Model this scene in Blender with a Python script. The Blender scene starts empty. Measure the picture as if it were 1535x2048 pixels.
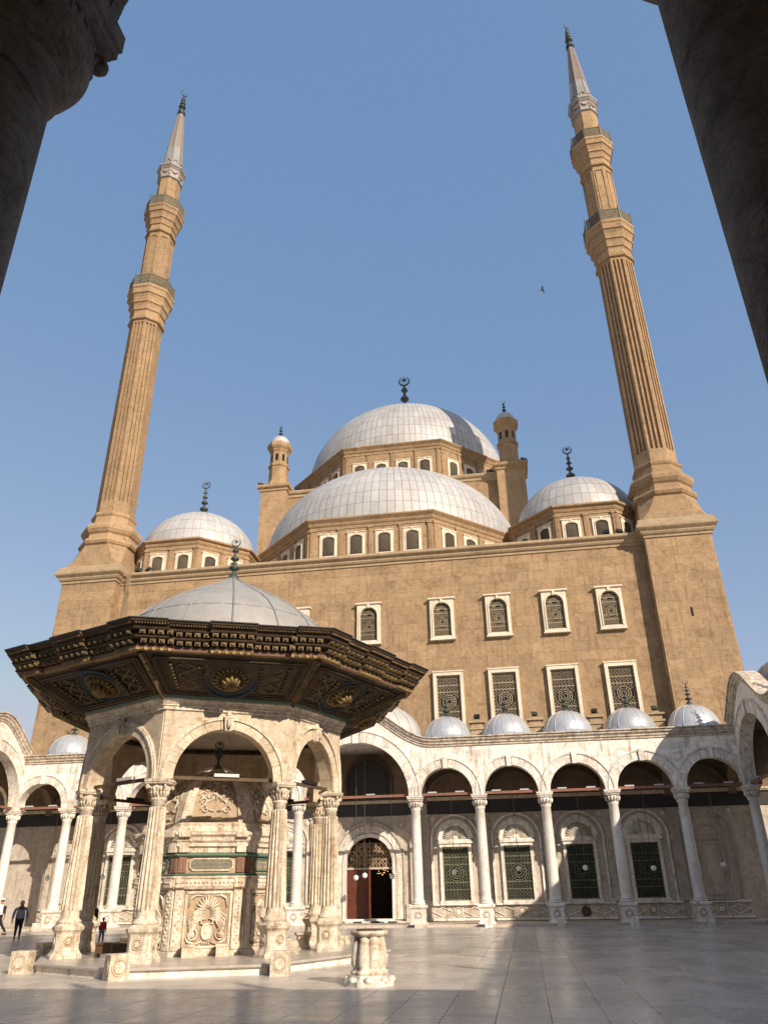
import bpy, bmesh, math, random
from mathutils import Vector, Matrix
PI = math.pi
rnd = random.Random(7)
sc = bpy.context.scene
COL = sc.collection

# ------------------------------------------------------------------ camera
cam_d = bpy.data.cameras.new("camera")
cam = bpy.data.objects.new("camera", cam_d)
COL.objects.link(cam)
sc.camera = cam
cam_d.sensor_fit = 'HORIZONTAL'
cam_d.sensor_width = 36.0
cam_d.lens = 36.0 * 1511.075 / 1535.0
cam_d.clip_start = 0.05
cam_d.clip_end = 4000
pit, rol, yaw = [math.radians(a) for a in (26.852, -0.904, 9.154)]
fw = Vector((-math.sin(yaw) * math.cos(pit), math.cos(yaw) * math.cos(pit), math.sin(pit)))
r0 = Vector((math.cos(yaw), math.sin(yaw), 0)); u0 = r0.cross(fw)
rr = r0 * math.cos(rol) + u0 * math.sin(rol)
uu = -r0 * math.sin(rol) + u0 * math.cos(rol)
M3 = Matrix((rr, uu, -fw)).transposed()
cam.matrix_world = Matrix.Translation((0, 0, 1.65)) @ M3.to_4x4()

# ------------------------------------------------------------------ light
SUN = Vector((0.95, -1.0, 0.722)).normalized()
world = bpy.data.worlds.new("World"); sc.world = world; world.use_nodes = True
wn = world.node_tree.nodes; wl = world.node_tree.links
for n in list(wn): wn.remove(n)
sky = wn.new('ShaderNodeTexSky'); sky.sky_type = 'NISHITA'; sky.sun_disc = False
sky.sun_elevation = math.asin(SUN.z)
sky.sun_rotation = math.atan2(SUN.x, SUN.y)
sky.altitude = 0; sky.air_density = 0.7; sky.dust_density = 3.0; sky.ozone_density = 1.0
bgn = wn.new('ShaderNodeBackground'); bgn.inputs['Strength'].default_value = 0.15
won = wn.new('ShaderNodeOutputWorld')
# even airlight of a hazy afternoon on top of the clear-sky model
tin = wn.new('ShaderNodeVectorMath'); tin.operation = 'MULTIPLY_ADD'
tin.inputs[1].default_value = (1.19, .742, .424); tin.inputs[2].default_value = (.283, 1.009, 2.208)
cap_ = wn.new('ShaderNodeVectorMath'); cap_.operation = 'MINIMUM'; cap_.inputs[1].default_value = (2.2, 3.0, 3.8)
wl.new(sky.outputs[0], cap_.inputs[0]); wl.new(cap_.outputs[0], tin.inputs[0]); wl.new(tin.outputs[0], bgn.inputs[0]); wl.new(bgn.outputs[0], won.inputs[0])
sun_d = bpy.data.lights.new("sun", 'SUN'); sun_d.energy = 5.0; sun_d.angle = math.radians(0.53)
sun_d.color = (1.0, 0.875, 0.73)
sun = bpy.data.objects.new("sun", sun_d); COL.objects.link(sun)
sun.rotation_euler = SUN.to_track_quat('Z', 'Y').to_euler()
sun.location = (60, -60, 50)
sc.view_settings.view_transform = 'Standard'
sc.view_settings.look = 'None'
sc.view_settings.exposure = 0.25
sc.view_settings.gamma = 1.0
sc.view_settings.use_curve_mapping = False
sc.cycles.max_bounces = 6
sc.cycles.use_denoising = True

XC = -9.6      # axis of the courtyard

# ------------------------------------------------------------------ materials
def nodes_mat(name):
    m = bpy.data.materials.new(name); m.use_nodes = True
    nt = m.node_tree
    return m, nt.nodes, nt.links, nt.nodes['Principled BSDF']

def noise(N, L, vec, scale, detail=4, rough=.55, dist=0.0):
    n = N.new('ShaderNodeTexNoise'); n.inputs['Scale'].default_value = scale
    n.inputs['Detail'].default_value = detail; n.inputs['Roughness'].default_value = rough
    n.inputs['Distortion'].default_value = dist
    L.new(vec, n.inputs['Vector']); return n.outputs['Fac']

def ramp(N, L, fac, a, b, va=0.0, vb=1.0):
    r = N.new('ShaderNodeMapRange'); r.inputs['From Min'].default_value = a; r.inputs['From Max'].default_value = b
    r.inputs['To Min'].default_value = va; r.inputs['To Max'].default_value = vb
    L.new(fac, r.inputs['Value']); return r.outputs[0]

def mixc(N, L, fac, a, b, mode='MIX'):
    m = N.new('ShaderNodeMix'); m.data_type = 'RGBA'; m.blend_type = mode
    if isinstance(fac, float): m.inputs[0].default_value = fac
    else: L.new(fac, m.inputs[0])
    for s, v in ((6, a), (7, b)):
        if isinstance(v, tuple): m.inputs[s].default_value = (*v, 1)
        else: L.new(v, m.inputs[s])
    return m.outputs[2]

def math_n(N, L, op, a, b):
    m = N.new('ShaderNodeMath'); m.operation = op
    for i, v in enumerate((a, b)):
        if isinstance(v, (float, int)): m.inputs[i].default_value = v
        else: L.new(v, m.inputs[i])
    return m.outputs[0]

def stone(name, base, alt, stain, stain_amt=.5, *a, patch=None, **k):
    return _stone(name, base, alt, stain, stain_amt, *a, patch=patch, **k)
def _stone(name, base, alt, stain, stain_amt=.5, scale=1.0, rough=.85, bump=.35, pits=0.0, tone=.25, streak=.3, spec=.25, vein=0.0, stain_lo=.52, stain_hi=.72, patch=None, fine=0.0):
    m, N, L, B = nodes_mat(name)
    geo = N.new('ShaderNodeNewGeometry'); P = geo.outputs['Position']
    big = noise(N, L, P, .35 * scale, 5, .6)
    mid = noise(N, L, P, 2.3 * scale, 6, .65, .3)
    fin = noise(N, L, P, 18 * scale, 5, .7)
    c = mixc(N, L, ramp(N, L, mid, .35, .68), base, alt)
    if vein:
        wv = N.new('ShaderNodeMapping'); wv.inputs['Scale'].default_value = (1, 1, 3.2); L.new(P, wv.inputs[0])
        vv = noise(N, L, wv.outputs[0], 2.6 * scale, 7, .7, 1.6)
        c = mixc(N, L, ramp(N, L, vv, .5, .68, 0, vein), c, stain)
    # patchy weathering
    st = noise(N, L, P, 1.1 * scale, 8, .75, .8)
    s1 = ramp(N, L, st, stain_lo, stain_hi, 0, stain_amt)
    c = mixc(N, L, s1, c, stain)
    if patch:
        pn_ = noise(N, L, P, .55 * scale, 9, .8, .5); pg = noise(N, L, P, .14 * scale, 2, .5)
        c = mixc(N, L, math_n(N, L, 'MULTIPLY', ramp(N, L, pn_, .60, .64), ramp(N, L, pg, .48, .58)), c, patch)
        dk = noise(N, L, P, .22 * scale, 9, .82, .2)
        c = mixc(N, L, ramp(N, L, dk, .54, .70, 0, .35), c, tuple(x * .75 for x in stain))
    # run-down streaks
    mp = N.new('ShaderNodeMapping'); mp.inputs['Scale'].default_value = (3.2, 3.2, .28); L.new(P, mp.inputs[0])
    sk = noise(N, L, mp.outputs[0], 1.3, 5, .7)
    c = mixc(N, L, ramp(N, L, sk, .52, .75, 0, streak), c, tuple(x * .55 for x in stain))
    if fine:
        mf = N.new('ShaderNodeMapping'); mf.inputs['Scale'].default_value = (13, 13, .9); L.new(P, mf.inputs[0])
        fk = noise(N, L, mf.outputs[0], 1.0, 6, .75)
        c = mixc(N, L, ramp(N, L, fk, .50, .66, 0, fine), c, tuple(x * .8 for x in stain))
    # tone of the single block
    at = N.new('ShaderNodeAttribute'); at.attribute_name = 'tone'
    oi = N.new('ShaderNodeObjectInfo')
    t = math_n(N, L, 'ADD', at.outputs['Fac'], math_n(N, L, 'SUBTRACT', oi.outputs['Random'], .5))
    t = math_n(N, L, 'MULTIPLY', t, tone)
    t = math_n(N, L, 'ADD', t, ramp(N, L, big, .3, .7, .88, 1.1))
    t = math_n(N, L, 'ADD', t, ramp(N, L, fin, .3, .7, -.06, .06))
    v = N.new('ShaderNodeVectorMath'); v.operation = 'SCALE'
    L.new(c, v.inputs[0]); L.new(t, v.inputs['Scale'])
    col = v.outputs[0]
    hgt = math_n(N, L, 'ADD', math_n(N, L, 'MULTIPLY', mid, .8), math_n(N, L, 'MULTIPLY', fin, .35))
    if pits:
        vo = N.new('ShaderNodeTexVoronoi'); vo.inputs['Scale'].default_value = 26 * scale
        mp2 = N.new('ShaderNodeMapping'); mp2.inputs['Scale'].default_value = (1, 1, 1.9); L.new(P, mp2.inputs[0])
        L.new(mp2.outputs[0], vo.inputs['Vector'])
        gate = ramp(N, L, noise(N, L, P, 3.1 * scale, 4, .7), .42, .62)
        hole = math_n(N, L, 'MULTIPLY', ramp(N, L, vo.outputs['Distance'], .1, .28, 1, 0), gate)
        hgt = math_n(N, L, 'SUBTRACT', hgt, math_n(N, L, 'MULTIPLY', hole, 1.2))
        col = mixc(N, L, math_n(N, L, 'MULTIPLY', hole, pits), col, tuple(x * .35 for x in stain))
    L.new(col, B.inputs['Base Color'])
    B.inputs['Roughness'].default_value = rough
    B.inputs['Specular IOR Level'].default_value = spec
    bp = N.new('ShaderNodeBump'); bp.inputs['Strength'].default_value = bump; bp.inputs['Distance'].default_value = .06
    L.new(hgt, bp.inputs['Height']); L.new(bp.outputs[0], B.inputs['Normal'])
    return m

def plain(name, base, rough=.6, metal=0.0, var=.25, scale=6.0, bump=.1, alt=None, spec=.4, tone=.3):
    m, N, L, B = nodes_mat(name)
    geo = N.new('ShaderNodeNewGeometry'); P = geo.outputs['Position']
    f = noise(N, L, P, scale, 6, .65)
    f2 = noise(N, L, P, scale * .17, 4, .6)
    a2 = alt or tuple(x * (1 - var) for x in base)
    c = mixc(N, L, ramp(N, L, math_n(N, L, 'MULTIPLY', math_n(N, L, 'ADD', f, f2), .5), .38, .62), base, a2)
    at = N.new('ShaderNodeAttribute'); at.attribute_name = 'tone'
    oi = N.new('ShaderNodeObjectInfo')
    t = math_n(N, L, 'ADD', at.outputs['Fac'], math_n(N, L, 'SUBTRACT', oi.outputs['Random'], .5))
    t = math_n(N, L, 'ADD', math_n(N, L, 'MULTIPLY', t, tone), 1.0)
    v = N.new('ShaderNodeVectorMath'); v.operation = 'SCALE'; L.new(c, v.inputs[0]); L.new(t, v.inputs['Scale'])
    L.new(v.outputs[0], B.inputs['Base Color'])
    B.inputs['Roughness'].default_value = rough; B.inputs['Metallic'].default_value = metal
    B.inputs['Specular IOR Level'].default_value = spec
    bp = N.new('ShaderNodeBump'); bp.inputs['Strength'].default_value = bump; bp.inputs['Distance'].default_value = .03
    L.new(f, bp.inputs['Height']); L.new(bp.outputs[0], B.inputs['Normal'])
    return m

OCHRE = stone('ochre limestone', (.435, .294, .170), (.362, .242, .138), (.235, .153, .083), .75, 1.6, .93, .8, .3, .20, .5, .1, 0, .5, .66, patch=(.56, .39, .20))
OCHRE_PALE = stone('pale ochre moulding', (.45, .335, .215), (.36, .265, .16), (.24, .16, .09), .6, 1.5, .9, .4, 0, .16, .35, .1)
CREAM = stone('cream window stone', (.74, .66, .52), (.66, .56, .42), (.42, .30, .17), .45, 1.5, .75, .2, 0, .08, .3, .2)
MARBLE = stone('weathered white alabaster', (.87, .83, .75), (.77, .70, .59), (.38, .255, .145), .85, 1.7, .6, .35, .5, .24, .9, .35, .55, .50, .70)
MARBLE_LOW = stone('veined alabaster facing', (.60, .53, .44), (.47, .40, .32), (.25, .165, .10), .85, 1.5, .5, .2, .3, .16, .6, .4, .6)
WHITE_COL = stone('white marble shaft', (.80, .76, .69), (.70, .64, .55), (.45, .34, .23), .6, 2.2, .45, .15, .3, .10, .35, .4, .3)
SABIL = stone('honey alabaster', (.85, .78, .64), (.71, .59, .43), (.34, .205, .10), .8, 2.1, .7, .6, .6, .12, .9, .3, .7, .50, .70, fine=.65)
SABIL_WALL = stone('honey alabaster slabs', (.72, .61, .46), (.58, .45, .30), (.34, .22, .12), .65, 1.2, .75, .35, .5, .2, .6, .25, .8, .52, .72)
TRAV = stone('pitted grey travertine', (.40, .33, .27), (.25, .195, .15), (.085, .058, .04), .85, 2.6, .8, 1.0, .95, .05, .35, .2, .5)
LEAD = plain('grey lead sheet', (.50, .48, .455), .55, .12, .2, 2.2, .15, (.40, .38, .355), .45, .17)
LEAD_D = plain('brushed aluminium paint', (.53, .55, .57), .40, .35, .15, 4.0, .25, (.43, .44, .45), .5, .1)
LEAD_F = plain('warm grey lead', (.40, .375, .335), .55, .2, .2, 2.5, .2, (.31, .285, .25), .4, .12)
SEAM = plain('dull seam lead', (.34, .33, .31), .6, .2, .3, 9.0, .1)
BRONZE = plain('dark finial bronze', (.055, .06, .06), .45, .5, .4, 9.0, .2, (.09, .11, .09))
GRILLE = plain('tan painted iron lattice', (.40, .315, .20), .7, 0, .35, 12, .2)
GRILLE_G = plain('dark green iron lattice', (.20, .19, .125), .6, .1, .5, 14, .2, (.09, .10, .065))
DARK = plain('dark window pane', (.012, .012, .012), .25, 0, .2, 3, 0)
BLACKB = plain('black painted band', (.030, .028, .026), .6, 0, .3, 3, .05, (.05, .045, .04))
WOOD = plain('carved dark wood', (.125, .08, .042), .75, 0, .55, 14, .4, (.055, .036, .02))
WOOD_R = plain('red-brown tie timber', (.30, .13, .085), .75, 0, .4, 9, .3, (.17, .085, .06))
DOORW = plain('red-brown door wood', (.17, .05, .028), .45, 0, .4, 20, .2, (.10, .028, .017))
GOLD = plain('old gilding', (.34, .22, .075), .55, .25, .5, 18, .3, (.15, .10, .04))
GOLD_D = plain('tarnished gilding', (.24, .155, .06), .6, .15, .5, 18, .3, (.06, .042, .022))
PINKP = plain('faded rose paint', (.33, .18, .13), .75, 0, .3, 10, .2)
GREENP = plain('faded green paint', (.07, .15, .105), .65, 0, .4, 10, .2, (.13, .17, .12))
BLUEP = plain('faded blue paint', (.035, .045, .055), .65, 0, .4, 10, .2)
REDP = plain('faded red paint', (.22, .085, .055), .7, 0, .35, 10, .2, (.19, .12, .08))
SLATEP = plain('grey green inscription slab', (.14, .135, .095), .6, 0, .4, 30, .3, (.24, .20, .14))
RAIL = plain('brown iron railing', (.155, .125, .085), .75, .1, .4, 9, .2, (.16, .15, .11))
RUST = plain('rusty stain stone', (.13, .07, .03), .9, 0, .5, 9, .5)
TUBE = plain('white lamp tube', (.55, .54, .50), .4, 0, .1, 9, 0)
GLOBE = plain('white glass globe', (.82, .82, .79), .15, 0, .05, 3, 0, None, .6, .05)
IRON = plain('dark iron', (.04, .038, .035), .5, .4, .3, 9, .1)
CORD = plain('steel cord', (.22, .21, .19), .5, .5, .2, 9, 0)
PINKM = plain('pink painted relief', (.31, .215, .175), .7, 0, .3, 9, .2, (.29, .235, .20))
CONE = plain('grey lead spire', (.31, .295, .275), .6, .15, .3, 3, .1, (.24, .225, .205))
BROWNW = plain('brown wood stool', (.13, .075, .035), .55, 0, .45, 16, .2)
SKIN_ = plain('skin', (.42, .24, .16), .6, 0, .05, 9, 0)
CL_GREY = plain('grey patterned cloth', (.30, .29, .34), .9, 0, .4, 25, .2, (.19, .18, .22))
CL_RED = plain('red cloth', (.42, .03, .03), .9, 0, .2, 9, .1)
CL_BLACK = plain('black cloth', (.016, .016, .02), .9, 0, .2, 9, .1)
CL_WHITE = plain('white cloth', (.72, .72, .70), .9, 0, .1, 9, .1)
CL_DENIM = plain('grey trousers', (.17, .18, .20), .9, 0, .2, 9, .1)
HAIR = plain('dark hair', (.02, .013, .01), .8, 0, .2, 20, .2)
HIJAB = plain('maroon headscarf', (.10, .035, .04), .9, 0, .2, 9, .1)
DESERT = plain('sandy ground', (.36, .29, .20), .95, 0, .2, .4, .2)

BROWN_ST = stone('dark brown vault stone', (.27, .195, .13), (.21, .15, .10), (.12, .08, .05), .7, 1.4, .85, .4, .3, .2, .4, .2, .3)  # darker brown than the wall facing below
CORN = stone('grimy alabaster cornice', (.76, .68, .56), (.60, .50, .38), (.24, .15, .085), .9, 2.8, .7, .5, .4, .15, 1.0, .3, .5, .46, .66)
RELBG = stone('shade-toned carved ground', (.50, .385, .26), (.40, .29, .185), (.22, .13, .07), .6, 3, .85, .5, .3, .1, .5, .2)  # stained brown, with the carving's recess shade put into the colour
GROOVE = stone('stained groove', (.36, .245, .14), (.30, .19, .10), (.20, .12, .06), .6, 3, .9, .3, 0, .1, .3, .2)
def floor_mat():
    m, N, L, B = nodes_mat('polished courtyard marble')
    geo = N.new('ShaderNodeNewGeometry'); P = geo.outputs['Position']
    mid = noise(N, L, P, .9, 7, .65, .8); fin = noise(N, L, P, 9, 6, .7)
    vn = noise(N, L, P, 2.2, 8, .72, 2.0)
    c = mixc(N, L, ramp(N, L, mid, .35, .65), (.57, .51, .44), (.48, .425, .365))
    c = mixc(N, L, ramp(N, L, vn, .56, .66, 0, .5), c, (.33, .29, .25))
    dirt = noise(N, L, P, .35, 9, .78, .6)
    c = mixc(N, L, ramp(N, L, dirt, .52, .70, 0, .6), c, (.29, .24, .20))
    at = N.new('ShaderNodeAttribute'); at.attribute_name = 'tone'
    oi = N.new('ShaderNodeObjectInfo')
    t = math_n(N, L, 'ADD', at.outputs['Fac'], math_n(N, L, 'SUBTRACT', oi.outputs['Random'], .5))
    t = math_n(N, L, 'ADD', math_n(N, L, 'MULTIPLY', t, .26), ramp(N, L, fin, .3, .7, .92, 1.06))
    v = N.new('ShaderNodeVectorMath'); v.operation = 'SCALE'; L.new(c, v.inputs[0]); L.new(t, v.inputs['Scale'])
    L.new(v.outputs[0], B.inputs['Base Color'])
    L.new(ramp(N, L, dirt, .35, .7, .20, .42), B.inputs['Roughness'])
    B.inputs['Specular IOR Level'].default_value = .5
    bp = N.new('ShaderNodeBump'); bp.inputs['Strength'].default_value = .05; bp.inputs['Distance'].default_value = .03
    L.new(math_n(N, L, 'ADD', mid, math_n(N, L, 'MULTIPLY', fin, .15)), bp.inputs['Height']); L.new(bp.outputs[0], B.inputs['Normal'])
    return m
FLOOR = floor_mat()

def emis(name, c, s):
    m, N, L, B = nodes_mat(name)
    B.inputs['Emission Color'].default_value = (*c, 1); B.inputs['Emission Strength'].default_value = s
    return m
WARM = emis('lit warm bulb', (1.0, .55, .2), 3.0)

# ------------------------------------------------------------------ mesh builder
class MB:
    def __init__(s): s.v = []; s.f = []; s.t = []; s.sm = []; s.m = []; s.mi = 0
    def add(s, vs, fs, tone=0.0, smooth=False):
        o = len(s.v); s.v += [tuple(p) for p in vs]
        for f in fs:
            s.f.append([i + o for i in f]); s.t.append(tone); s.sm.append(smooth); s.m.append(s.mi)
        return s
    def box(s, x0, x1, y0, y1, z0, z1, tone=0.0, M=None):
        vs = [Vector((x, y, z)) for z in (z0, z1) for y in (y0, y1) for x in (x0, x1)]
        if M is not None: vs = [M @ v for v in vs]
        return s.add(vs, [(0, 2, 3, 1), (4, 5, 7, 6), (0, 1, 5, 4), (2, 6, 7, 3), (0, 4, 6, 2), (1, 3, 7, 5)], tone)
    def loft(s, rings, close=True, cap0=False, cap1=False, smooth=False, tone=0.0):
        n = len(rings[0]); vs = [p for r in rings for p in r]; fs = []
        for k in range(len(rings) - 1):
            for i in range(n if close else n - 1):
                j = (i + 1) % n
                fs.append((k * n + i, k * n + j, (k + 1) * n + j, (k + 1) * n + i))
        if cap0: fs.append(tuple(reversed(range(n))))
        if cap1: fs.append(tuple(range((len(rings) - 1) * n, len(rings) * n)))
        return s.add(vs, fs, tone, smooth)
    def lathe(s, prof, n=16, c=(0, 0), smooth=True, rot=0.0, a0=0.0, a1=2 * PI, tone=0.0, caps=True, M=None):
        full = abs(a1 - a0 - 2 * PI) < 1e-6
        k = n if full else n + 1
        rings = []
        for r, z in prof:
            ring = [Vector((c[0] + r * math.cos(rot + a0 + (a1 - a0) * i / n), c[1] + r * math.sin(rot + a0 + (a1 - a0) * i / n), z)) for i in range(k)]
            if M is not None: ring = [M @ p for p in ring]
            rings.append(ring)
        return s.loft(rings, full, caps and full and prof[0][0] > 1e-4, caps and full and prof[-1][0] > 1e-4, smooth, tone)
    def tube(s, pts, r, n=6, smooth=True, closed=False, tone=0.0):
        pts = [Vector(p) for p in pts]; rings = []
        up = Vector((0, 0, 1)); N = len(pts); last = None
        for i, p in enumerate(pts):
            a = pts[(i - 1) % N] if (closed or i > 0) else p
            b = pts[(i + 1) % N] if (closed or i < N - 1) else p
            d = (b - a).normalized()
            if last is None:
                x = d.cross(up)
                if x.length < .01: x = d.cross(Vector((0, 1, 0)))
                x.normalize()
            else:
                x = last - d * last.dot(d)
                x.normalize()
            last = x; y = d.cross(x)
            ri = r[i] if isinstance(r, (list, tuple)) else r
            rings.append([p + (x * math.cos(2 * PI * k / n) + y * math.sin(2 * PI * k / n)) * ri for k in range(n)])
        if closed: rings.append(rings[0]); return s.loft(rings, True, smooth=smooth, tone=tone)
        return s.loft(rings, True, True, True, smooth, tone)
    def prism(s, poly, y0, y1, tone=0.0, M=None):
        """poly in x,z extruded along y"""
        n = len(poly)
        vs = [Vector((x, y0, z)) for x, z in poly] + [Vector((x, y1, z)) for x, z in poly]
        if M is not None: vs = [M @ v for v in vs]
        fs = [tuple(range(n)), tuple(reversed(range(n, 2 * n)))] + [(i, i + n, (i + 1) % n + n, (i + 1) % n) for i in range(n)]
        return s.add(vs, fs, tone)
    def sphere(s, c, r, n=10, m=6, sz=None):
        prof = [(r * math.sin(PI * i / m) + 1e-5, -(sz or r) * math.cos(PI * i / m) + c[2]) for i in range(m + 1)]
        return s.lathe(prof, n, (c[0], c[1]))
    def mesh(s, name, mats):
        me = bpy.data.meshes.new(name)
        me.from_pydata(s.v, [], s.f)
        me.polygons.foreach_set('use_smooth', s.sm)
        if not isinstance(mats, (list, tuple)): mats = [mats]
        for m in mats: me.materials.append(m)
        if len(mats) > 1: me.polygons.foreach_set('material_index', s.m)
        if any(s.t):
            a = me.attributes.new('tone', 'FLOAT', 'FACE'); a.data.foreach_set('value', s.t)
        me.update()
        return me

def ob(name, data, mat=None, parent=None, loc=(0, 0, 0), rotz=0.0, label=None, kind=None, scale=None, M=None):
    if isinstance(data, MB): data = data.mesh(name, mat)
    o = bpy.data.objects.new(name, data); COL.objects.link(o)
    o.location = loc; o.rotation_euler = (0, 0, rotz)
    if scale: o.scale = scale
    if M is not None: o.matrix_basis = M
    if parent is not None: o.parent = parent
    if label: o['label'] = label
    if kind: o['kind'] = kind
    return o

def tag(o, label, cat, group=None):
    o['label'] = label; o['category'] = cat
    if group: o['group'] = group
    return o

def thing(name, label, cat, loc=(0, 0, 0), rotz=0.0, group=None):
    o = bpy.data.objects.new(name, None); COL.objects.link(o); o.location = loc; o.rotation_euler = (0, 0, rotz)
    return tag(o, label, cat, group)

def like(o, loc=None, rotz=None, parent=None, scale=None):
    c = o.copy(); COL.objects.link(c)
    if loc is not None: c.location = loc
    if rotz is not None: c.rotation_euler = (0, 0, rotz)
    if scale is not None: c.scale = scale
    if parent is not None: c.parent = parent
    for ch in list(o.children):
        like(ch, parent=c)
    return c

def ngon(R, n=8, rot=PI / 8, c=(0, 0), z=None):
    p = [(c[0] + R * math.cos(rot + 2 * PI * i / n), c[1] + R * math.sin(rot + 2 * PI * i / n)) for i in range(n)]
    return p if z is None else [(x, y, z) for x, y in p]

def offset_poly(P, d):
    n = len(P); out = []
    for i in range(n):
        a, b, c = Vector(P[i - 1]), Vector(P[i]), Vector(P[(i + 1) % n])
        e1 = (b - a).normalized(); e2 = (c - b).normalized()
        n1 = Vector((e1.y, -e1.x)); n2 = Vector((e2.y, -e2.x))
        k = (n1 + n2); k = k / max(k.dot(n1), 1e-6)
        out.append((b.x + k.x * d, b.y + k.y * d))
    return out

def poly_rings(mb, P, prof, cap0=True, cap1=True, tone=0.0):
    """prof: list of (outward offset, z) round a closed plan polygon (ccw)"""
    rings = [[(x, y, z) for x, y in offset_poly(P, d)] for d, z in prof]
    return mb.loft(rings, True, cap0, cap1, False, tone)

def rect(x0, x1, y0, y1): return [(x0, y0), (x1, y0), (x1, y1), (x0, y1)]

def rot_box(mb, cx, cy, a, l, w, z0, z1, tone=0.0):
    M = Matrix.Translation((cx, cy, 0)) @ Matrix.Rotation(a, 4, 'Z')
    mb.box(-l / 2, l / 2, -w / 2, w / 2, z0, z1, tone, M)

# ------------------------------------------------------------------ reusable bits
def finial_mb(H, r=None, star=True, beads=4):
    """turned bronze spindle with crescent, total height H"""
    mb = MB(); r = r or H * .085
    hs = H * .72
    prof = [(r * 1.25, -.05 * H), (r * 1.2, .02 * H), (r * .95, .09 * H), (r * .4, .16 * H)]
    z = .16 * hs / .72 * .72
    z = .17 * H
    br = r * 1.15
    for b in range(beads):
        hb = (hs - .17 * H) / beads * (1.25 - .17 * b) 
        prof += [(r * .28, z + .12 * hb), (br * .45, z + .2 * hb), (br * .92, z + .36 * hb), (br, z + .46 * hb), (br * .85, z + .58 * hb), (br * .4, z + .76 * hb), (r * .26, z + .86 * hb)]
        z += hb; br *= .78
    prof += [(r * .2, z), (r * .2, H * .78)]
    mb.lathe(prof, 12)
    R = H * .090; cz = H * .78 + R
    pts = []; rad = []
    for i in range(17):
        a = math.radians(-90 - 150 + 300 * i / 16)
        pts.append((R * math.cos(a), 0, cz + R * math.sin(a))); rad.append(H * .006 + H * .020 * math.sin(PI * i / 16))
    mb.tube(pts, [q * .62 for q in rad], 6)
    if star:
        for i in range(9):
            a = 2 * PI * i / 9 + .2
            L_ = R * (1.0 if i not in (2,) else 1.25)
            mb.tube([(0, 0, cz + R * .25), (L_ * .95 * math.cos(a), 0, cz + R * .25 + L_ * .85 * math.sin(a))], [H * .009, H * .003], 4)
    return mb

def lattice_mb(w, h, arch=False, cell=.16, bar=.022, depth=.04):
    """ring-and-bar cast lattice, centred on x, bottom at z=0, in plane y=0"""
    mb = MB()
    nx = max(3, round(w / cell)); cw = w / nx; nz = max(3, round(h / cell)); ch = h / nz
    rr_ = w / 2
    def inside(x, z, m=0.0):
        if not arch or z < h - rr_: return True
        return math.hypot(x, z - (h - rr_)) < rr_ - m
    # frame
    mb.box(-w / 2, -w / 2 + bar * 2, 0, depth, 0, h - (rr_ if arch else 0)); mb.box(w / 2 - bar * 2, w / 2, 0, depth, 0, h - (rr_ if arch else 0))
    mb.box(-w / 2, w / 2, 0.002, depth - .002, 0, bar * 2)
    for zz in (.17, .34, .66, .83):
        k = round(nz * zz) * ch
        if inside(w / 2 - .05, k): mb.box(-w / 2, w / 2, .004, depth - .004, k - bar * .8, k + bar * .8)
    if not arch: mb.box(-w / 2, w / 2, .002, depth - .002, h - bar * 2, h)
    else: 
        mb.tube([(rr_ * .96 * math.cos(a * PI / 12), depth / 2, h - rr_ + rr_ * .96 * math.sin(a * PI / 12)) for a in range(13)], bar * 1.2, 4)
        for k in range(1, 8):
            a = PI * k / 8
            mb.tube([(rr_ * .3 * math.cos(a), depth / 2, h - rr_ + rr_ * .3 * math.sin(a)), (rr_ * .93 * math.cos(a), depth / 2, h - rr_ + rr_ * .93 * math.sin(a))], bar * .6, 4)
    medz = h * .5 if not arch else h * .42; mr = w * .27
    for R_ in (mr, mr * .68, mr * .36):
        mb.tube([(R_ * math.cos(a * PI / 9), 0.0, medz + R_ * math.sin(a * PI / 9)) for a in range(18)], bar * .9, 4, closed=True)
    for k in range(12):
        a = PI * k / 6
        mb.tube([(mr * .36 * math.cos(a), 0, medz + mr * .36 * math.sin(a)), (mr * math.cos(a), 0, medz + mr * math.sin(a))], bar * .5, 3)
    for i in range(nx):
        for j in range(nz):
            x = -w / 2 + (i + .5) * cw; z = (j + .5) * ch
            if math.hypot(x, z - medz) < mr * 1.12 or not inside(x, z, cw * .5) : continue
            if arch and z > h - rr_ and math.hypot(x, z - (h - rr_)) < rr_ * .34: continue
            R_ = min(cw, ch) * .43
            e = 1.0 + .25 * ((j // 2) % 2)
            mb.tube([(x + R_ * .8 * math.cos(a * PI / 4), depth * .5, z + R_ * e * math.sin(a * PI / 4)) for a in range(8)], bar * .62, 3, closed=True)
            mb.tube([(x + cw / 2, depth * .5, z - ch / 2), (x + cw / 2, depth * .5, z + ch / 2)], bar * .4, 3)
    return mb

def diamond_mb(w, h, s=.17, bar=.014):
    mb = MB(); r = w / 2; hz = h - r * .55
    def clip(x, z):
        if abs(x) > w / 2 or z < 0: return False
        if z > hz: return (x / r) ** 2 + ((z - hz) / (h - hz)) ** 2 < 1
        return True
    for sg in (1, -1):
        k = -int(h / s) - int(w / s) - 2
        while k * s < h + w:
            pts = [(x, k * s + sg * x * 1.5) for x in [(-w / 2 + w * i / 40) for i in range(41)]]
            ins = [p for p in pts if clip(*p)]
            if len(ins) > 1: mb.tube([(ins[0][0], 0, ins[0][1]), (ins[-1][0], 0, ins[-1][1])], bar, 4)
            k += 1
    return mb

def arch_frame_poly(w, h, rise, n=12):
    """outline from bottom left over a segmental/round arch to bottom right"""
    pts = [(-w / 2, 0)]
    for i in range(n + 1):
        a = PI - PI * i / n
        pts.append((w / 2 * math.cos(a), h - rise + rise * math.sin(a)))
    pts.append((w / 2, 0)); return pts

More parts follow.
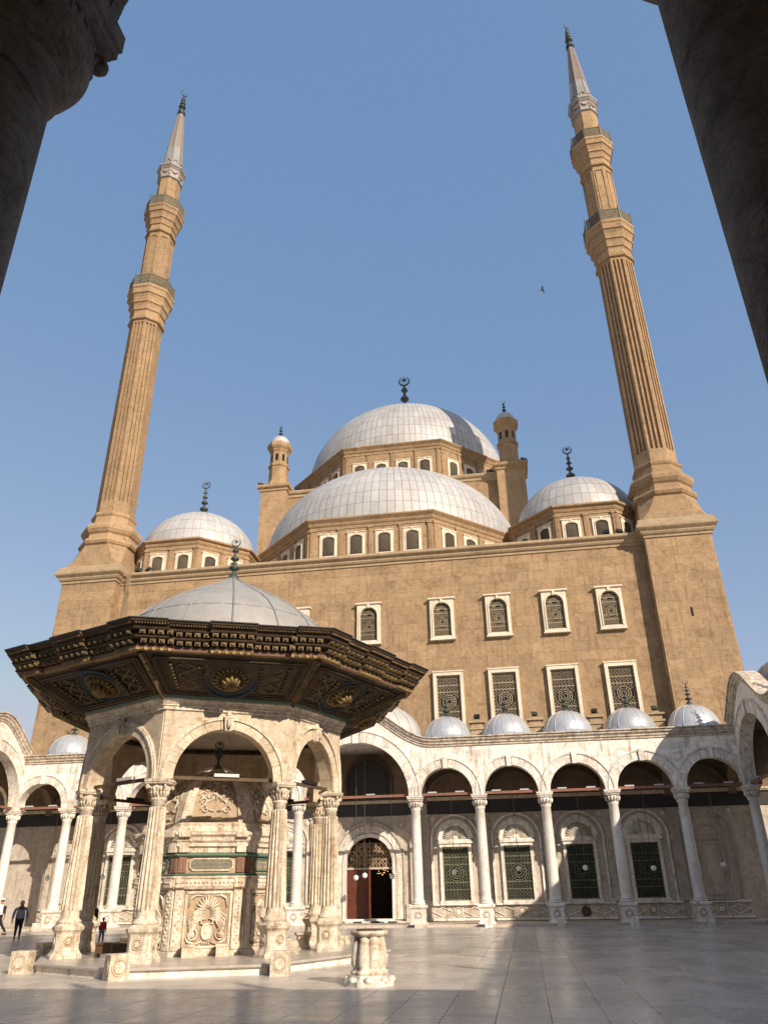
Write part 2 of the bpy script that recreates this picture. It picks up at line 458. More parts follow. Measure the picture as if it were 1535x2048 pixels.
def strip_between(mb, A, B, y0, y1, tone=0.0):
    """solid between two open outlines A (inner) and B (outer) with equal counts"""
    n = len(A)
    vs = [(x, y0, z) for x, z in A] + [(x, y0, z) for x, z in B] + [(x, y1, z) for x, z in A] + [(x, y1, z) for x, z in B]
    fs = []
    for i in range(n - 1):
        fs += [(i, i + n, i + n + 1, i + 1), (i + 2 * n, i + 1 + 2 * n, i + n + 1 + 2 * n, i + n + 2 * n),
               (i, i + 1, i + 1 + 2 * n, i + 2 * n), (i + n, i + 3 * n, i + 1 + 3 * n, i + 1 + n)]
    fs += [(0, 2 * n, 3 * n, n), (n - 1, 2 * n - 1, 4 * n - 1, 3 * n - 1)]
    return mb.add(vs, fs, tone)

def drum_window(w, h, fw_=.2):
    """returns frame, pane, lattice meshes; outer size w x h; y=0 wall face, -y outward"""
    iw = w - 2 * fw_ - .06; ih = h - fw_ * 1.3
    fr = MB()
    A = [(x, z + fw_ * .6) for x, z in arch_frame_poly(iw, ih - .1, iw * .26)]
    out = [(-w / 2, 0)] + [(-w / 2 + w * i / 12, h) for i in range(13)] + [(w / 2, 0)]
    strip_between(fr, A, out, -.11, .05)
    fr.box(-w / 2 + .001, w / 2 - .001, -.109, .05, -.002, fw_ * .6)
    A2 = [(x * 1.16, .08 + fw_ * .5 + (z) * 1.045) for x, z in arch_frame_poly(iw, ih - .1, iw * .28)]
    strip_between(fr, A, A2, -.16, -.10)
    fr.box(-w * .06, w * .06, -.19, -.1, h - fw_ * .95, h - .01)
    fr.box(-w / 2 - .05, w / 2 + .05, -.17, .05, h - .001, h + .07)
    fr.box(-w / 2 - .03, w / 2 + .03, -.15, .05, -.07, -.002)
    pane = MB(); pane.prism([(x, z + fw_ * .6) for x, z in arch_frame_poly(iw + .02, ih - .09, iw * .26)], -.012, .03)
    return fr, pane, diamond_mb(iw, ih - .1, .21, .011), fw_ * .6

# blocks: grid of ashlar pieces on a plane, skipping holes. face(u, z, d) -> point
_mesh_cache = {}
def ashlar(parent, mat, u0, u1, z0, z1, ch, bw, skip, place, limit, proud=.02, gap=.02, name='stone_block', wob=.25, seed=3, yback=.03, score=None):
    """place(u) gives Matrix that maps local x(along) z(up) y(-out) at that point"""
    rn = random.Random(seed); cells = []
    nz = max(1, round((z1 - z0) / ch)); hh = (z1 - z0) / nz
    for j in range(nz):
        u = u0 - rn.random() * bw
        while u < u1:
            w = bw * (1 + wob * rn.choice([-1, -.5, 0, .5, 1.0])); a, b = max(u, u0), min(u + w, u1); u += w
            if b - a < .15: continue
            za, zb = z0 + j * hh, z0 + (j + 1) * hh
            if skip and skip(a, b, za, zb): continue
            cells.append((a, b, za, zb))
    cells.sort(key=lambda c: score(c) if score else 0)
    rest = MB()
    for k, (a, b, za, zb) in enumerate(cells):
        pr = proud * rn.uniform(.35, 1.0)
        if k < limit:
            q = round((b - a) * 10) / 10.0
            key = (mat.name, round(q, 2), round(zb - za, 3), round(pr, 3))
            if key not in _mesh_cache:
                mb = MB(); w2, h2 = (q - gap) / 2, (zb - za - gap) / 2; c = .012
                mb.loft([[(-w2, yback, -h2), (w2, yback, -h2), (w2, yback, h2), (-w2, yback, h2)],
                         [(-w2, -pr + c, -h2), (w2, -pr + c, -h2), (w2, -pr + c, h2), (-w2, -pr + c, h2)],
                         [(-w2 + c, -pr, -h2 + c), (w2 - c, -pr, -h2 + c), (w2 - c, -pr, h2 - c), (-w2 + c, -pr, h2 - c)]], True, False, True)
                _mesh_cache[key] = mb.mesh(name, mat)
            me = _mesh_cache[key]
            ob(name, me, None, parent, M=place((a + b) / 2, (za + zb) / 2) @ Matrix.Diagonal(((b - a - gap) / (q - gap), 1, 1, 1)))
        else:
            M = place((a + b) / 2, (za + zb) / 2); w2, h2 = (b - a - gap) / 2, (zb - za - gap) / 2
            rest.box(-w2, w2, -pr, yback, -h2, h2, rn.uniform(-.5, .5), M)
    if rest.v: ob('stone_facing', rest, mat, parent, kind='stuff')

# ================================================================== GROUND
ground = MB()
ground.add([(-1500, -1500, -.06), (1500, -1500, -.06), (1500, 1500, -.06), (-1500, 1500, -.06)], [(0, 1, 2, 3)])
ob('ground', ground, DESERT, kind='structure')
court = MB(); court.box(XC - 28, XC + 28, -4.5, 54, -.05, -.022)
court = ob('courtyard_floor', court, plain('grey mortar', (.26, .23, .20), .9), kind='structure')
# marble paving slabs: the nearest in view as single slabs, the rest joined
tw, tl = .80, 1.25
cells = []
for i in range(int(46 / tw)):
    x = XC - 23 + i * tw
    off = rnd.choice([0, .33, .5, .66]) * tl
    for j in range(int(50 / tl) + 1):
        y = -3.5 + j * tl + off
        if y + tl > 51.5: continue
        xm, ym = x + tw / 2, y + tl / 2
        # inside the camera's view?
        d = Vector((xm, ym, 0)) - Vector((0, 0, 1.65)); zc_ = d.dot(fw)
        vis = zc_ > 0 and abs(d.dot(rr) / zc_) < .56 and d.dot(uu) / zc_ > -.70
        cells.append((0 if vis else 1, ym if vis else abs(ym - 12), x, y))
cells.sort()
slab_rest = MB(); slab_meshes = []
for t in range(3):
    mb = MB(); g = .004
    mb.loft([[(g, g, -.03), (tw - g, g, -.03), (tw - g, tl - g, -.03), (g, tl - g, -.03)],
             [(g, g, -.003), (tw - g, g, -.003), (tw - g, tl - g, -.003), (g, tl - g, -.003)],
             [(g + .004, g + .004, 0), (tw - g - .004, g + .004, 0), (tw - g - .004, tl - g - .004, 0), (g + .004, tl - g - .004, 0)]], True, False, True)
    slab_meshes.append(mb.mesh('marble_slab', FLOOR))
for k, (_, _, x, y) in enumerate(cells):
    dz = rnd.uniform(-.0012, .0012)
    if k < 300: ob('marble_slab', slab_meshes[k % 3], None, court, (x, y, dz))
    else: slab_rest.box(x + .006, x + tw - .006, y + .006, y + tl - .006, -.03, dz, rnd.uniform(-.5, .5))
ob('marble_paving', slab_rest, FLOOR, court, kind='stuff')

# ================================================================== GALLERIES
ZS = 6.82
def bump(u, c, hw=4.75):
    t = (u - c) / hw
    return .5 * (1 + math.cos(PI * t)) if abs(t) < 1 else 0.0
ZC = 10.1

def ring_wedge(mb, cx, zs, r0_, r1_, a0, a1, y0, y1, rz=1.0, n=3, tone=0.0):
    A = []; Bp = []
    for i in range(n + 1):
        a = a0 + (a1 - a0) * i / n
        A.append((cx + r0_ * math.cos(a), zs + r0_ * rz * math.sin(a))); Bp.append((cx + r1_ * math.cos(a), zs + (r0_ * rz + (r1_ - r0_)) * math.sin(a)))
    return strip_between(mb, A, Bp, y0, y1, tone)

def arch_wall(mb, ua, ub, r, zs, ztop, y0, y1, rz=1.0, nseg=20, zbot=None):
    """wall between ua and ub with a round opening of radius r springing at zs, wall starts at zs (or zbot)"""
    c = (ua + ub) / 2
    zb = zs if zbot is None else zbot
    us = [(ua, zb)]
    us.append((c - r, zb))
    if zbot is not None: us.append((c - r, zs))
    for i in range(1, nseg): 
        a = PI - PI * i / nseg; us.append((c + r * math.cos(a), zs + r * rz * math.sin(a)))
    if zbot is not None: us.append((c + r, zs))
    us.append((c + r, zb)); us.append((ub, zb))
    lo = us; hi = [(u, ztop(u)) for u, z in us]
    strip_between(mb, lo, hi, y0, y1)

def cap_profile_lathe(mb, z0):
    mb.lathe([(.27, z0), (.31, z0 + .03), (.31, z0 + .07), (.27, z0 + .09), (.29, z0 + .16), (.37, z0 + .30), (.36, z0 + .40), (.30, z0 + .43)], 16)
    for k in range(14):
        a = 2 * PI * k / 14
        c_, s_ = math.cos(a), math.sin(a)
        mb.tube([(.28 * c_, .28 * s_, z0 + .10), (.37 * c_, .37 * s_, z0 + .2), (.41 * c_, .41 * s_, z0 + .34), (.38 * c_, .38 * s_, z0 + .40)], [.03, .045, .04, .02], 4)
    for k in range(20):
        a = 2 * PI * k / 20
        mb.sphere((.385 * math.cos(a), .385 * math.sin(a), z0 + .47), .035, 5, 4)
    mb.loft([[(x, y, z) for x, y in rect(-w, w, -w, w)] for w, z in ((.36, z0 + .44), (.38, z0 + .50), (.44, z0 + .56), (.44, z0 + .62), (.47, z0 + .64), (.47, z0 + .72))], True, True, True)

# column meshes, origin at floor
shaft = MB()
shaft.lathe([(.36, 1.09), (.40, 1.12), (.40, 1.17), (.34, 1.20), (.33, 1.23), (.36, 1.26), (.36, 1.30), (.30, 1.34), (.295, 1.5), (.292, 3.0), (.272, 5.0), (.262, 6.02), (.30, 6.05), (.30, 6.09)], 28)
SHAFT = shaft.mesh('column', WHITE_COL)
cp = MB(); cap_profile_lathe(cp, 6.09); CAPM = cp.mesh('capital', MARBLE)
def relief_disc(mb, c, r, ax, d=.03, n=14, groove=False):
    """flat disc relief with ring on a vertical face; ax = rotation matrix whose -y is outward"""
    T = Matrix.Translation(c) @ ax
    prof = [(r, 0), (r, d), (r * .84, d), (r * .82, d * .4), (r * .66, d * .4), (r * .60, d), (r * .05, d * 1.4)]
    if groove:
        X_ = T @ Matrix.Rotation(PI / 2, 4, 'X')
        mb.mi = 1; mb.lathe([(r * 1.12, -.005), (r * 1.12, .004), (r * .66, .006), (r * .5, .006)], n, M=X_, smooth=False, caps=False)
        mb.mi = 0; mb.lathe([(r, .0), (r, d), (r * .86, d), (r * .84, 0)], n, M=X_, smooth=False, caps=False); mb.lathe([(r * .62, 0), (r * .6, d), (r * .05, d * 1.5)], n, M=X_, smooth=False, caps=False)
        return
    mb.lathe([(a, b) for a, b in prof], n, M=T @ Matrix.Rotation(PI / 2, 4, 'X'), smooth=False)
pd = MB()
pd.loft([[(x, y, z) for x, y in rect(-w, w, -w, w)] for w, z in ((.47, 0), (.47, .16), (.42, .19), (.40, .25), (.38, .27), (.38, .86), (.41, .90), (.47, .96), (.47, 1.05), (.44, 1.09))], True, True, True)
for k in range(4): relief_disc(pd, Matrix.Rotation(k * PI / 2, 3, 'Z') @ Vector((0, -.379, .56)), .19, Matrix.Rotation(k * PI / 2, 4, 'Z'), .03, 16, True)
PEDM = pd.mesh('pedestal', [MARBLE, GROOVE])

def lamp_tube_pair(): pass

# window of the gallery's back wall: origin on the wall face at floor, bay centre
wf = MB()
wf.box(-.99, -.81, -.16, .03, 1.10, 4.42); wf.box(.81, .99, -.16, .03, 1.10, 4.42)
wf.box(-.81, .81, -.155, .03, 4.24, 4.42); wf.box(-1.05, 1.05, -.2, .03, 1.0, 1.24)
wf.box(-1.12, 1.12, -.24, .03, 4.42, 4.56); wf.box(-1.05, 1.05, -.19, .03, 4.56, 4.66)
WFM = wf.mesh('window_frame', MARBLE)
GRLM = lattice_mb(1.62, 3.0, False, .20, .034).mesh('grille', GRILLE_G)
pn = MB(); pn.box(-.81, .81, -.02, .02, 1.24, 4.24); PNM = pn.mesh('window_pane', DARK)
# archivolts above
av = MB()
ring_wedge(av, 0, 4.66, .98, 1.16, 0, PI, -.17, .03, n=20)
ring_wedge(av, 0, 4.66, .80, .98, 0, PI, -.10, .03, n=20)
av.box(-.11, .11, -.24, .03, 5.55, 5.88)
ring_wedge(av, 0, 4.60, 1.40, 1.53, 0, PI, -.13, .03, n=24); ring_wedge(av, 0, 4.60, 1.24, 1.29, 0, PI, -.06, .03, n=24)
av.box(-1.53, -1.40, -.13, .03, 1.1, 4.60); av.box(1.40, 1.53, -.13, .03, 1.1, 4.60)
AVM = av.mesh('arch_moulding', MARBLE)
fn = MB()
fn.lathe([(.8, 0), (.78, .03), (.3, .05), (.05, .06)], 20, a0=0, a1=PI, caps=False, M=Matrix.Translation((0, 0, 4.66)) @ Matrix.Rotation(PI / 2, 4, 'X'), smooth=False)
for k in range(15):
    a = PI * (k + .5) / 15
    fn.tube([(.2 * math.cos(a), -.06, 4.68 + .2 * math.sin(a)), (.5 * math.cos(a), -.10, 4.68 + .5 * math.sin(a)), (.74 * math.cos(a), -.07, 4.68 + .74 * math.sin(a))], [.012, .04, .05], 5)
fn.lathe([(.19, 0), (.19, .08), (.12, .12), (.02, .13)], 12, a0=0, a1=PI, caps=False, M=Matrix.Translation((0, 0, 4.67)) @ Matrix.Rotation(PI / 2, 4, 'X'))
FNM = fn.mesh('fan_relief', MARBLE)
# blind niche
ni = MB()
ni.box(-.95, -.80, -.12, .03, 1.2, 4.3); ni.box(.80, .95, -.12, .03, 1.2, 4.3); ni.box(-.95, .95, -.125, .03, 4.3, 4.45); ni.box(-.95, .95, -.14, .03, 1.05, 1.2)
ni.box(-.50, -.42, -.08, .03, 1.45, 4.1); ni.box(.42, .50, -.08, .03, 1.45, 4.1); ni.box(-.5, .5, -.085, .03, 4.1, 4.18); ni.box(-.5, .5, -.085, .03, 1.38, 1.45)
ring_wedge(ni, 0, 4.5, .62, .75, 0, PI, -.12, .03, n=16); ni.box(-.85, .85, -.16, .03, 4.45, 4.53)
ring_wedge(ni, 0, 4.6, 1.34, 1.48, 0, PI, -.12, .03, n=20); ni.box(-1.48, -1.34, -.12, .03, 1.1, 4.6); ni.box(1.34, 1.48, -.12, .03, 1.1, 4.6)
ring_wedge(ni, 0, 4.6, .98, 1.06, 0, PI, -.07, .03, n=20)
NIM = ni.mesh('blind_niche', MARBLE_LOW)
# pilaster between bays, with reeds
pl = MB()
pl.box(-.30, .30, -.12, .03, 1.1, 6.05); pl.box(-.36, .36, -.17, .03, 6.05, 6.15)
for k in range(6): pl.box(-.27 + k * .095, -.215 + k * .095, -.15, -.11, 1.35, 5.9)
pl.box(-.36, .36, -.16, .03, 1.1, 1.28)
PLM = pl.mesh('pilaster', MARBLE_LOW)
# dado with lozenges
dd = MB()
dd.box(-1.72, 1.72, -.10, .03, .18, .30); dd.box(-1.72, 1.72, -.14, .03, .98, 1.1)
for sx in (-1, 1):
    c = sx * .95; 
    for (xa, za, xb, zb) in ((c - .6, .64, c, .88), (c, .88, c + .6, .64), (c + .6, .64, c, .40), (c, .40, c - .6, .64)):
        dd.tube([(xa, -.035, za), (xb, -.035, zb)], .03, 4, False)
    for (xa, za, xb, zb) in ((c - .68, .36, c + .68, .36), (c - .68, .92, c + .68, .92), (c - .68, .36, c - .68, .92), (c + .68, .36, c + .68, .92)):
        dd.tube([(xa, -.03, za), (xb, -.03, zb)], .02, 4, False)
relief_disc(dd, Vector((0, -.0, .64)), .25, Matrix.Identity(4), .06, 18, True)
DDM = dd.mesh('dado_panel', [MARBLE, GROOVE])
# spandrel rosettes
rs = MB()
for sx in (-1, 1): 
    relief_disc(rs, Vector((sx * 1.38, -.0, 5.88)), .15, Matrix.Identity(4), .05, 12)
RSM = rs.mesh('rosette', MARBLE)
# small lead dome, origin at roof
def seam_dome(rx, h, nm, npar, z0=0.0, collar=.12, seg=40, seam=.022):
    d = MB()
    prof = [(rx * 1.03, z0 - collar), (rx * 1.03, z0), (rx, z0)]
    for i in range(1, 15):
        a = PI / 2 * i / 14
        prof.append((max(rx * math.cos(a), 1e-4), z0 + h * math.sin(a)))
    d.lathe(prof, seg)
    s = MB()
    for k in range(nm):
        b = 2 * PI * k / nm
        s.tube([(rx * 1.004 * math.cos(PI / 2 * i / 12) * math.cos(b), rx * 1.004 * math.cos(PI / 2 * i / 12) * math.sin(b), z0 + h * 1.003 * math.sin(PI / 2 * i / 12)) for i in range(12)], seam, 4)
    return d, s
d_, s_ = seam_dome(1.52, 1.45, 14, 0, 0, .62); SDM = d_.mesh('dome', LEAD_D); SSM = s_.mesh('dome_seams', LEAD)
FIN_S = finial_mb(1.45, .21, True, 3).mesh('finial', BRONZE)
FIN_S2 = finial_mb(1.75, .20, False, 4).mesh('finial', BRONZE)

def gallery(name, label, loc, rotz, bays, gables, detail=True, ext=(4.6, 4.6), skipcols=(), cols=None, piers=True):
    """bays: sorted u positions of columns; gables: indices of the wide bays"""
    G = thing(name, label, 'arcade', loc, rotz)
    W = MB()
    def zt(u):
        z = ZC - .02
        for g in gables: z += 2.2 * bump(u, (bays[g] + bays[g + 1]) / 2)
        return z
    def ztw(u): return zt(u) - .28
    for i in range(len(bays) - 1):
        a, b = bays[i], bays[i + 1]; r = (b - a) / 2 - .33
        arch_wall(W, a, b, r, ZS, ztw, -.34, .34, nseg=24 if i in gables else 18)
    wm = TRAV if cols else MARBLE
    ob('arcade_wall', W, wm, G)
    # pieces of the arches
    for i in range(len(bays) - 1):
        a, b = bays[i], bays[i + 1]; c = (a + b) / 2; r = (b - a) / 2 - .33; big = i in gables
        n = 23 if big else 15; w = .62 if big else .46
        key = ('v', round(r, 2), n, wm.name)
        if key not in _mesh_cache:
            mb = MB(); g = .006
            ring_wedge(mb, 0, 0, r - .012, r + w, PI / 2 - PI / n / 2 + g / r, PI / 2 + PI / n / 2 - g / r, -.40, -.30, n=2)
            kb = MB(); kw = .13 if not big else .18
            kb.prism([(-kw, r - .07), (kw, r - .07), (kw * 1.25, r + w + .12), (-kw * 1.25, r + w + .12)], -.50, -.30)
            rb = MB()
            ring_wedge(rb, 0, 0, r + w, r + w + .06, 0, PI, -.45, -.3, n=28)
            ring_wedge(rb, 0, 0, r + w + .05, r + w + .12, 0, PI, -.41, -.3, n=28)
            _mesh_cache[key] = (mb.mesh('voussoir', wm), kb.mesh('keystone', wm), rb.mesh('archivolt_moulding', wm))
        vm, km, rm = _mesh_cache[key]
        for k in range(n):
            if k == n // 2: continue
            ang = -PI / 2 + PI * (k + .5) / n
            ob('voussoir', vm, None, G, M=Matrix.Translation((c, rnd.uniform(-.008, .008), ZS)) @ Matrix.Rotation(ang, 4, 'Y'))
        ob('keystone', km, None, G, (c, 0, ZS)); ob('archivolt_moulding', rm, None, G, (c, 0, ZS))
    # cornice swept over the humps
    us = []; u = bays[0]
    while u < bays[-1]: us.append(u); u += .33
    us.append(bays[-1])
    prof = [(-.34, -.52), (-.42, -.50), (-.42, -.45), (-.37, -.43), (-.38, -.38), (-.46, -.36), (-.46, -.30), (-.50, -.24), (-.57, -.20), (-.60, -.15), (-.60, -.11), (-.56, -.10), (-.58, -.06), (-.68, -.04), (-.68, .02), (-.30, .05), (.34, .03)]
    C = MB()
    rings = []
    for u in us:
        sl = (zt(u + .05) - zt(u - .05)) / .1; nl = 1 / math.sqrt(1 + sl * sl)
        rings.append([(u - sl * nl * h, v, zt(u) + h * nl) for v, h in prof])
    C.loft(rings, False)
    ob('cornice', C, CORN, G)
    # roof
    Rf = MB(); us2 = [bays[0] - ext[0]] + us + [bays[-1] + ext[1]]
    Rf.loft([[(u, .30, zt(u) - .16), (u, 4.55, zt(u) - .16), (u, 4.55, zt(u) - .42), (u, .30, zt(u) - .42)] for u in us2], True, True, True)
    ob('roof', Rf, LEAD_F, G)
    # back wall
    BW = MB(); a, b = bays[0] - ext[0], bays[-1] + ext[1]
    gc = [(bays[g] + bays[g + 1]) / 2 for g in gables]
    if detail:
        c = gc[0]
        BW.box(a, c - 2.6, 4.12, 4.5, -.05, 7.0); BW.box(c + 2.6, b, 4.12, 4.5, -.05, 7.0)
        arch_wall(BW, c - 2.6, c + 2.6, 1.46, 3.45, lambda u: 7.0, 4.12, 4.5, nseg=20, zbot=0.3)
        BW.box(c - 2.6, c + 2.6, 4.12, 4.5, -.05, .3)
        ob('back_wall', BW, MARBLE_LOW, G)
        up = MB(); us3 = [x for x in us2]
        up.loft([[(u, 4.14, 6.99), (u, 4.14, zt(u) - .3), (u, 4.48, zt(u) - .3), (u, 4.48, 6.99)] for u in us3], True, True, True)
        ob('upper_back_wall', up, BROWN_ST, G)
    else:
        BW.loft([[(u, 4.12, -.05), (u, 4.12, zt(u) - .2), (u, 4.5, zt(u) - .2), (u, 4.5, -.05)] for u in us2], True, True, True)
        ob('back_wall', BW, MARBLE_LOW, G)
    # floor step under the columns
    st = MB(); st.box(bays[0] - .6, bays[-1] + .6, -.62, 4.12, -.02, .13)
    ob('gallery_step', st, MARBLE_LOW, G)
    # transverse arches
    key = 'transv'
    if key not in _mesh_cache:
        t = MB()
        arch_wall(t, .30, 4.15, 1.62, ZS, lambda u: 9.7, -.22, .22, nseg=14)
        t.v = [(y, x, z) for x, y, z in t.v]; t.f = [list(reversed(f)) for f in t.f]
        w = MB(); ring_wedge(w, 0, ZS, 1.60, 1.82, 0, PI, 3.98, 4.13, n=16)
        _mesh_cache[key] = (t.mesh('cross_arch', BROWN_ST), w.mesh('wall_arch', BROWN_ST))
    ta, wa = _mesh_cache[key]
    for u in bays: ob('cross_arch', ta, None, G, (u, 0, 0))
    # columns
    for k, u in enumerate(bays):
        if k in skipcols: continue
        c = ob('column', cols[0] if cols else SHAFT, None, G, (u, 0, 0))
        ob('capital', cols[1] if cols else CAPM, None, c, (0, 0, 0)); ob('pedestal', PEDM, None, c, (0, 0, 0))
    # tie timbers + their lamp tubes
    for i in range(len(bays) - 1):
        a, b = bays[i], bays[i + 1]
        mb = MB(); mb.box(a + .3, b - .3, -.07, .07, 6.83, 6.97)
        ob('tie_beam', mb, WOOD_R, G)
        for f in (.27, .70):
            if i in gables and f > .5: f = .62
            mt = MB(); L_ = .52
            mt.box(-L_ / 2, L_ / 2, -.10, .02, 6.975, 7.05)
            ob('lamp_tube', mt, TUBE, G, (a + (b - a) * f, 0, 0))
    # domes
    for i in range(len(bays) - 1):
        a, b = bays[i], bays[i + 1]; c = (a + b) / 2
        if i in gables:
            dd_, ss_ = seam_dome(1.0, 1.0, 24, 0, 0, .3, 48, .006)
            for ms_, nm_, mt_ in ((dd_, 'dome', LEAD), (ss_, 'dome_seams', SEAM)):
                ms_.v = [(x * 3.75, y * 2.15, z * 2.35) for x, y, z in ms_.v]
                if nm_ == 'dome': dm = ob(nm_, ms_, mt_, G, (c, 2.35, 10.75))
                else: ob(nm_, ms_, mt_, dm)
            ob('finial', FIN_S2, None, dm, (0, 0, 2.3))
        else:
            dm = ob('dome', SDM, None, G, (c, 2.3, 10.42)); ob('dome_seams', SSM, None, dm, rotz=.1)
            ob('finial', FIN_S2 if (i in (0, len(bays) - 2)) else FIN_S, None, dm, (0, 0, 1.40), rotz=rnd.uniform(-.5, .5))
    for i in range(1, len(bays) - 1):
        if any(i in (g, g + 1) for g in gables): continue
        mb = MB()
        mb.box(-.42, .42, -.3, .3, -1.0, .42); mb.box(-.5, .5, -.38, .38, .42, .54); mb.box(-.36, .36, -.26, .26, .54, .86)
        mb.box(-.52, .52, -.40, .40, .86, .97); mb.box(-.25, .25, -.2, .2, .97, 1.08)
        ob('roof_pier', mb, OCHRE_PALE, G, (bays[i], 3.6, 10.75), rotz=rnd.uniform(-.04, .04))
    return G

CP = 3.566; SP = 3.782
eb = [-CP - SP * k for k in range(5, -1, -1)] + [CP + SP * k for k in range(6)]
east = gallery('arcade_gallery', 'weathered white alabaster arcade running in front of the tall ochre mosque wall', (XC, 47.5, 0), 0, eb, [5])
HW = eb[-1]; S2 = (45.15 - 2 * CP) / 10
wb = [-22.575, -22.575 + 2 * CP] + [-22.575 + 2 * CP + S2 * k for k in range(1, 11)]
south = gallery('arcade_gallery', 'shaded arcade with a humped cornice and ribbed dome at the right edge', (XC + HW, 24.93, 0), -PI / 2, wb, [0], False, (0.3, 0.3), skipcols=(0, 11))
north = gallery('arcade_gallery', 'sunlit side arcade with a tall humped arch at the left edge', (XC - HW, 24.93, 0), PI / 2, [-u for u in reversed(wb)], [10], False, (0.3, 0.3), skipcols=(0, 11))
# the gallery the picture is taken from
nsh = MB()
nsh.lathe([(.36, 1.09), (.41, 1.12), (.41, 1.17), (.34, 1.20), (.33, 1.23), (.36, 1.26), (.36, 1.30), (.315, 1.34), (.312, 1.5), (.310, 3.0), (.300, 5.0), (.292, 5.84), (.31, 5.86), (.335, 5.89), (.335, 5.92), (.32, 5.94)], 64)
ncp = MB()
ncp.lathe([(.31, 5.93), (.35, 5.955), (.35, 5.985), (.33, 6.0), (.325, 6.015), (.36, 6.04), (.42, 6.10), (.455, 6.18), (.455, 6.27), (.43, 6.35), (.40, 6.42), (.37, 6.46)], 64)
for k in range(14):
    a = 2 * PI * (k + .5) / 14; c_, s_ = math.cos(a), math.sin(a)
    for off in (-.06, 0, .06):
        ex, ey = -s_ * off, c_ * off; q = 0 if off == 0 else .03
        ncp.tube([(.435 * c_ + ex * .5, .435 * s_ + ey * .5, 6.17 + q), (.445 * c_ + ex * 1.1, .445 * s_ + ey * 1.1, 6.26 + q), (.425 * c_ + ex * 1.1, .425 * s_ + ey * 1.1, 6.34), (.41 * c_ + ex * .4, .41 * s_ + ey * .4, 6.42 - q)], [.010, .022, .022, .012], 6)
for k in range(4):
    a = PI / 4 + k * PI / 2; c_, s_ = math.cos(a), math.sin(a)
    pts = [((.36 + .13 * t) * c_, (.36 + .13 * t) * s_, 6.22 + .26 * t) for t in (0, .4, .8)]
    for q in range(10):
        an = PI / 2 - q * .62; r_ = .075 * (1 - q * .08)
        pts.append(((.455 + r_ * math.cos(an)) * c_, (.455 + r_ * math.cos(an)) * s_, 6.40 + r_ * math.sin(an)))
    ncp.tube(pts, .034, 8)
ncp.loft([[(x, y, z) for x, y in rect(-w, w, -w, w)] for w, z in ((.34, 6.46), (.38, 6.50), (.395, 6.54), (.41, 6.56), (.41, 6.62), (.425, 6.65), (.425, 6.81))], True, True, True)
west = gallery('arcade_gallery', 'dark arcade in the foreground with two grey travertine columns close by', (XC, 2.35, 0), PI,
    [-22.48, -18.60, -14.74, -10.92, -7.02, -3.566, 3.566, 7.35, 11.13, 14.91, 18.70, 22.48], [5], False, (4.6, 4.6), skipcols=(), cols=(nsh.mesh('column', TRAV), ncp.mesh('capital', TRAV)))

# --- east gallery details
bayc = [(eb[i] + eb[i + 1]) / 2 for i in range(len(eb) - 1) if i != 5]
for k, c in enumerate(bayc):
    last = k in (0, 9)
    v = 4.115
    if last:
        ob('blind_niche', NIM, None, east, (c, v, 0))
    else:
        f = ob('window_frame', WFM, None, east, (c, v, 0)); ob('grille', GRLM, None, f, (0, -.09, 1.24)); ob('window_pane', PNM, None, f)
        ob('arch_moulding', AVM, None, east, (c, v, 0)); ob('fan_relief', FNM, None, east, (c, v, 0))
    ob('dado_panel', DDM, None, east, (c, v, 0))
    for sx in (-1, 1): pass
    ob('rosette', RSM, None, east, (c, v, 0))
for i, u in enumerate(eb):
    if i in (0, len(eb) - 1): continue
    ob('pilaster', PLM, None, east, (u, 4.113, 0))
for a, b in ((eb[0] - 4, eb[5] - .2), (eb[6] + .2, eb[-1] + 4)):
    mb = MB(); mb.box(a, b, 4.05, 4.13, 6.16, 6.96); ob('black_band', mb, BLACKB, east)
    mb = MB(); mb.box(a, b, 3.93, 4.13, 6.96, 7.04); mb.box(a, b, 3.86, 4.13, 7.04, 7.16); ob('string_course', mb, SABIL_WALL, east)
for c in bayc:
    ob('wall_arch', _mesh_cache['transv'][1], None, east, (c, 0, 0))
mb = MB(); mb.box(-3.3, 3.3, 4.04, 4.13, 6.16, 6.90); ob('black_band', mb, BLACKB, east)
mb = MB(); mb.box(-3.4, 3.4, 3.9, 4.13, 6.90, 7.08); ob('string_course', mb, SABIL_WALL, east)
# inscription strokes on the black bands (worn gilt script, drawn as loops and bars)
D = MB(); relief_disc(D, Vector((0, -.07, .60)), .28, Matrix.Identity(4), .05, 16); ob('rusty_boss', D, RUST, east, (bayc[7] - .05, 4.115, 0))
# portal
D = MB()
strip_between(D, [(x, z + .30) for x, z in arch_frame_poly(2.92, 4.61, 1.46, 20)], [(x, z + .30) for x, z in arch_frame_poly(3.36, 4.84, 1.68, 20)], 3.92, 4.14)
ob('portal_frame', D, WHITE_COL, east)
D = MB()
strip_between(D, [(x, z + .30) for x, z in arch_frame_poly(3.44, 4.90, 1.72, 20)], [(x, z + .30) for x, z in arch_frame_poly(4.3, 5.33, 2.15, 20)], 4.0, 4.13)
for k in range(46):
    a = PI * (k + .5) / 46
    D.box(-.03, .03, 3.95, 4.02, 1.76, 2.12, M=Matrix.Translation((0, 0, 3.48)) @ Matrix.Rotation(a - PI / 2, 4, 'Y') @ Matrix.Rotation(.25, 4, 'Y'))
for sx in (-1, 1):
    for k in range(26): D.box(sx * 1.78 if sx > 0 else -2.10, 2.10 if sx > 0 else -1.78, 3.955, 4.02, .40 + k * .118, .45 + k * .118)
ob('portal_archivolt', D, MARBLE, east)
D = MB()
strip_between(D, [(x, z + .30) for x, z in arch_frame_poly(4.36, 5.36, 2.18, 20)], [(x, z + .30) for x, z in arch_frame_poly(4.62, 5.49, 2.31, 20)], 3.9, 4.13)
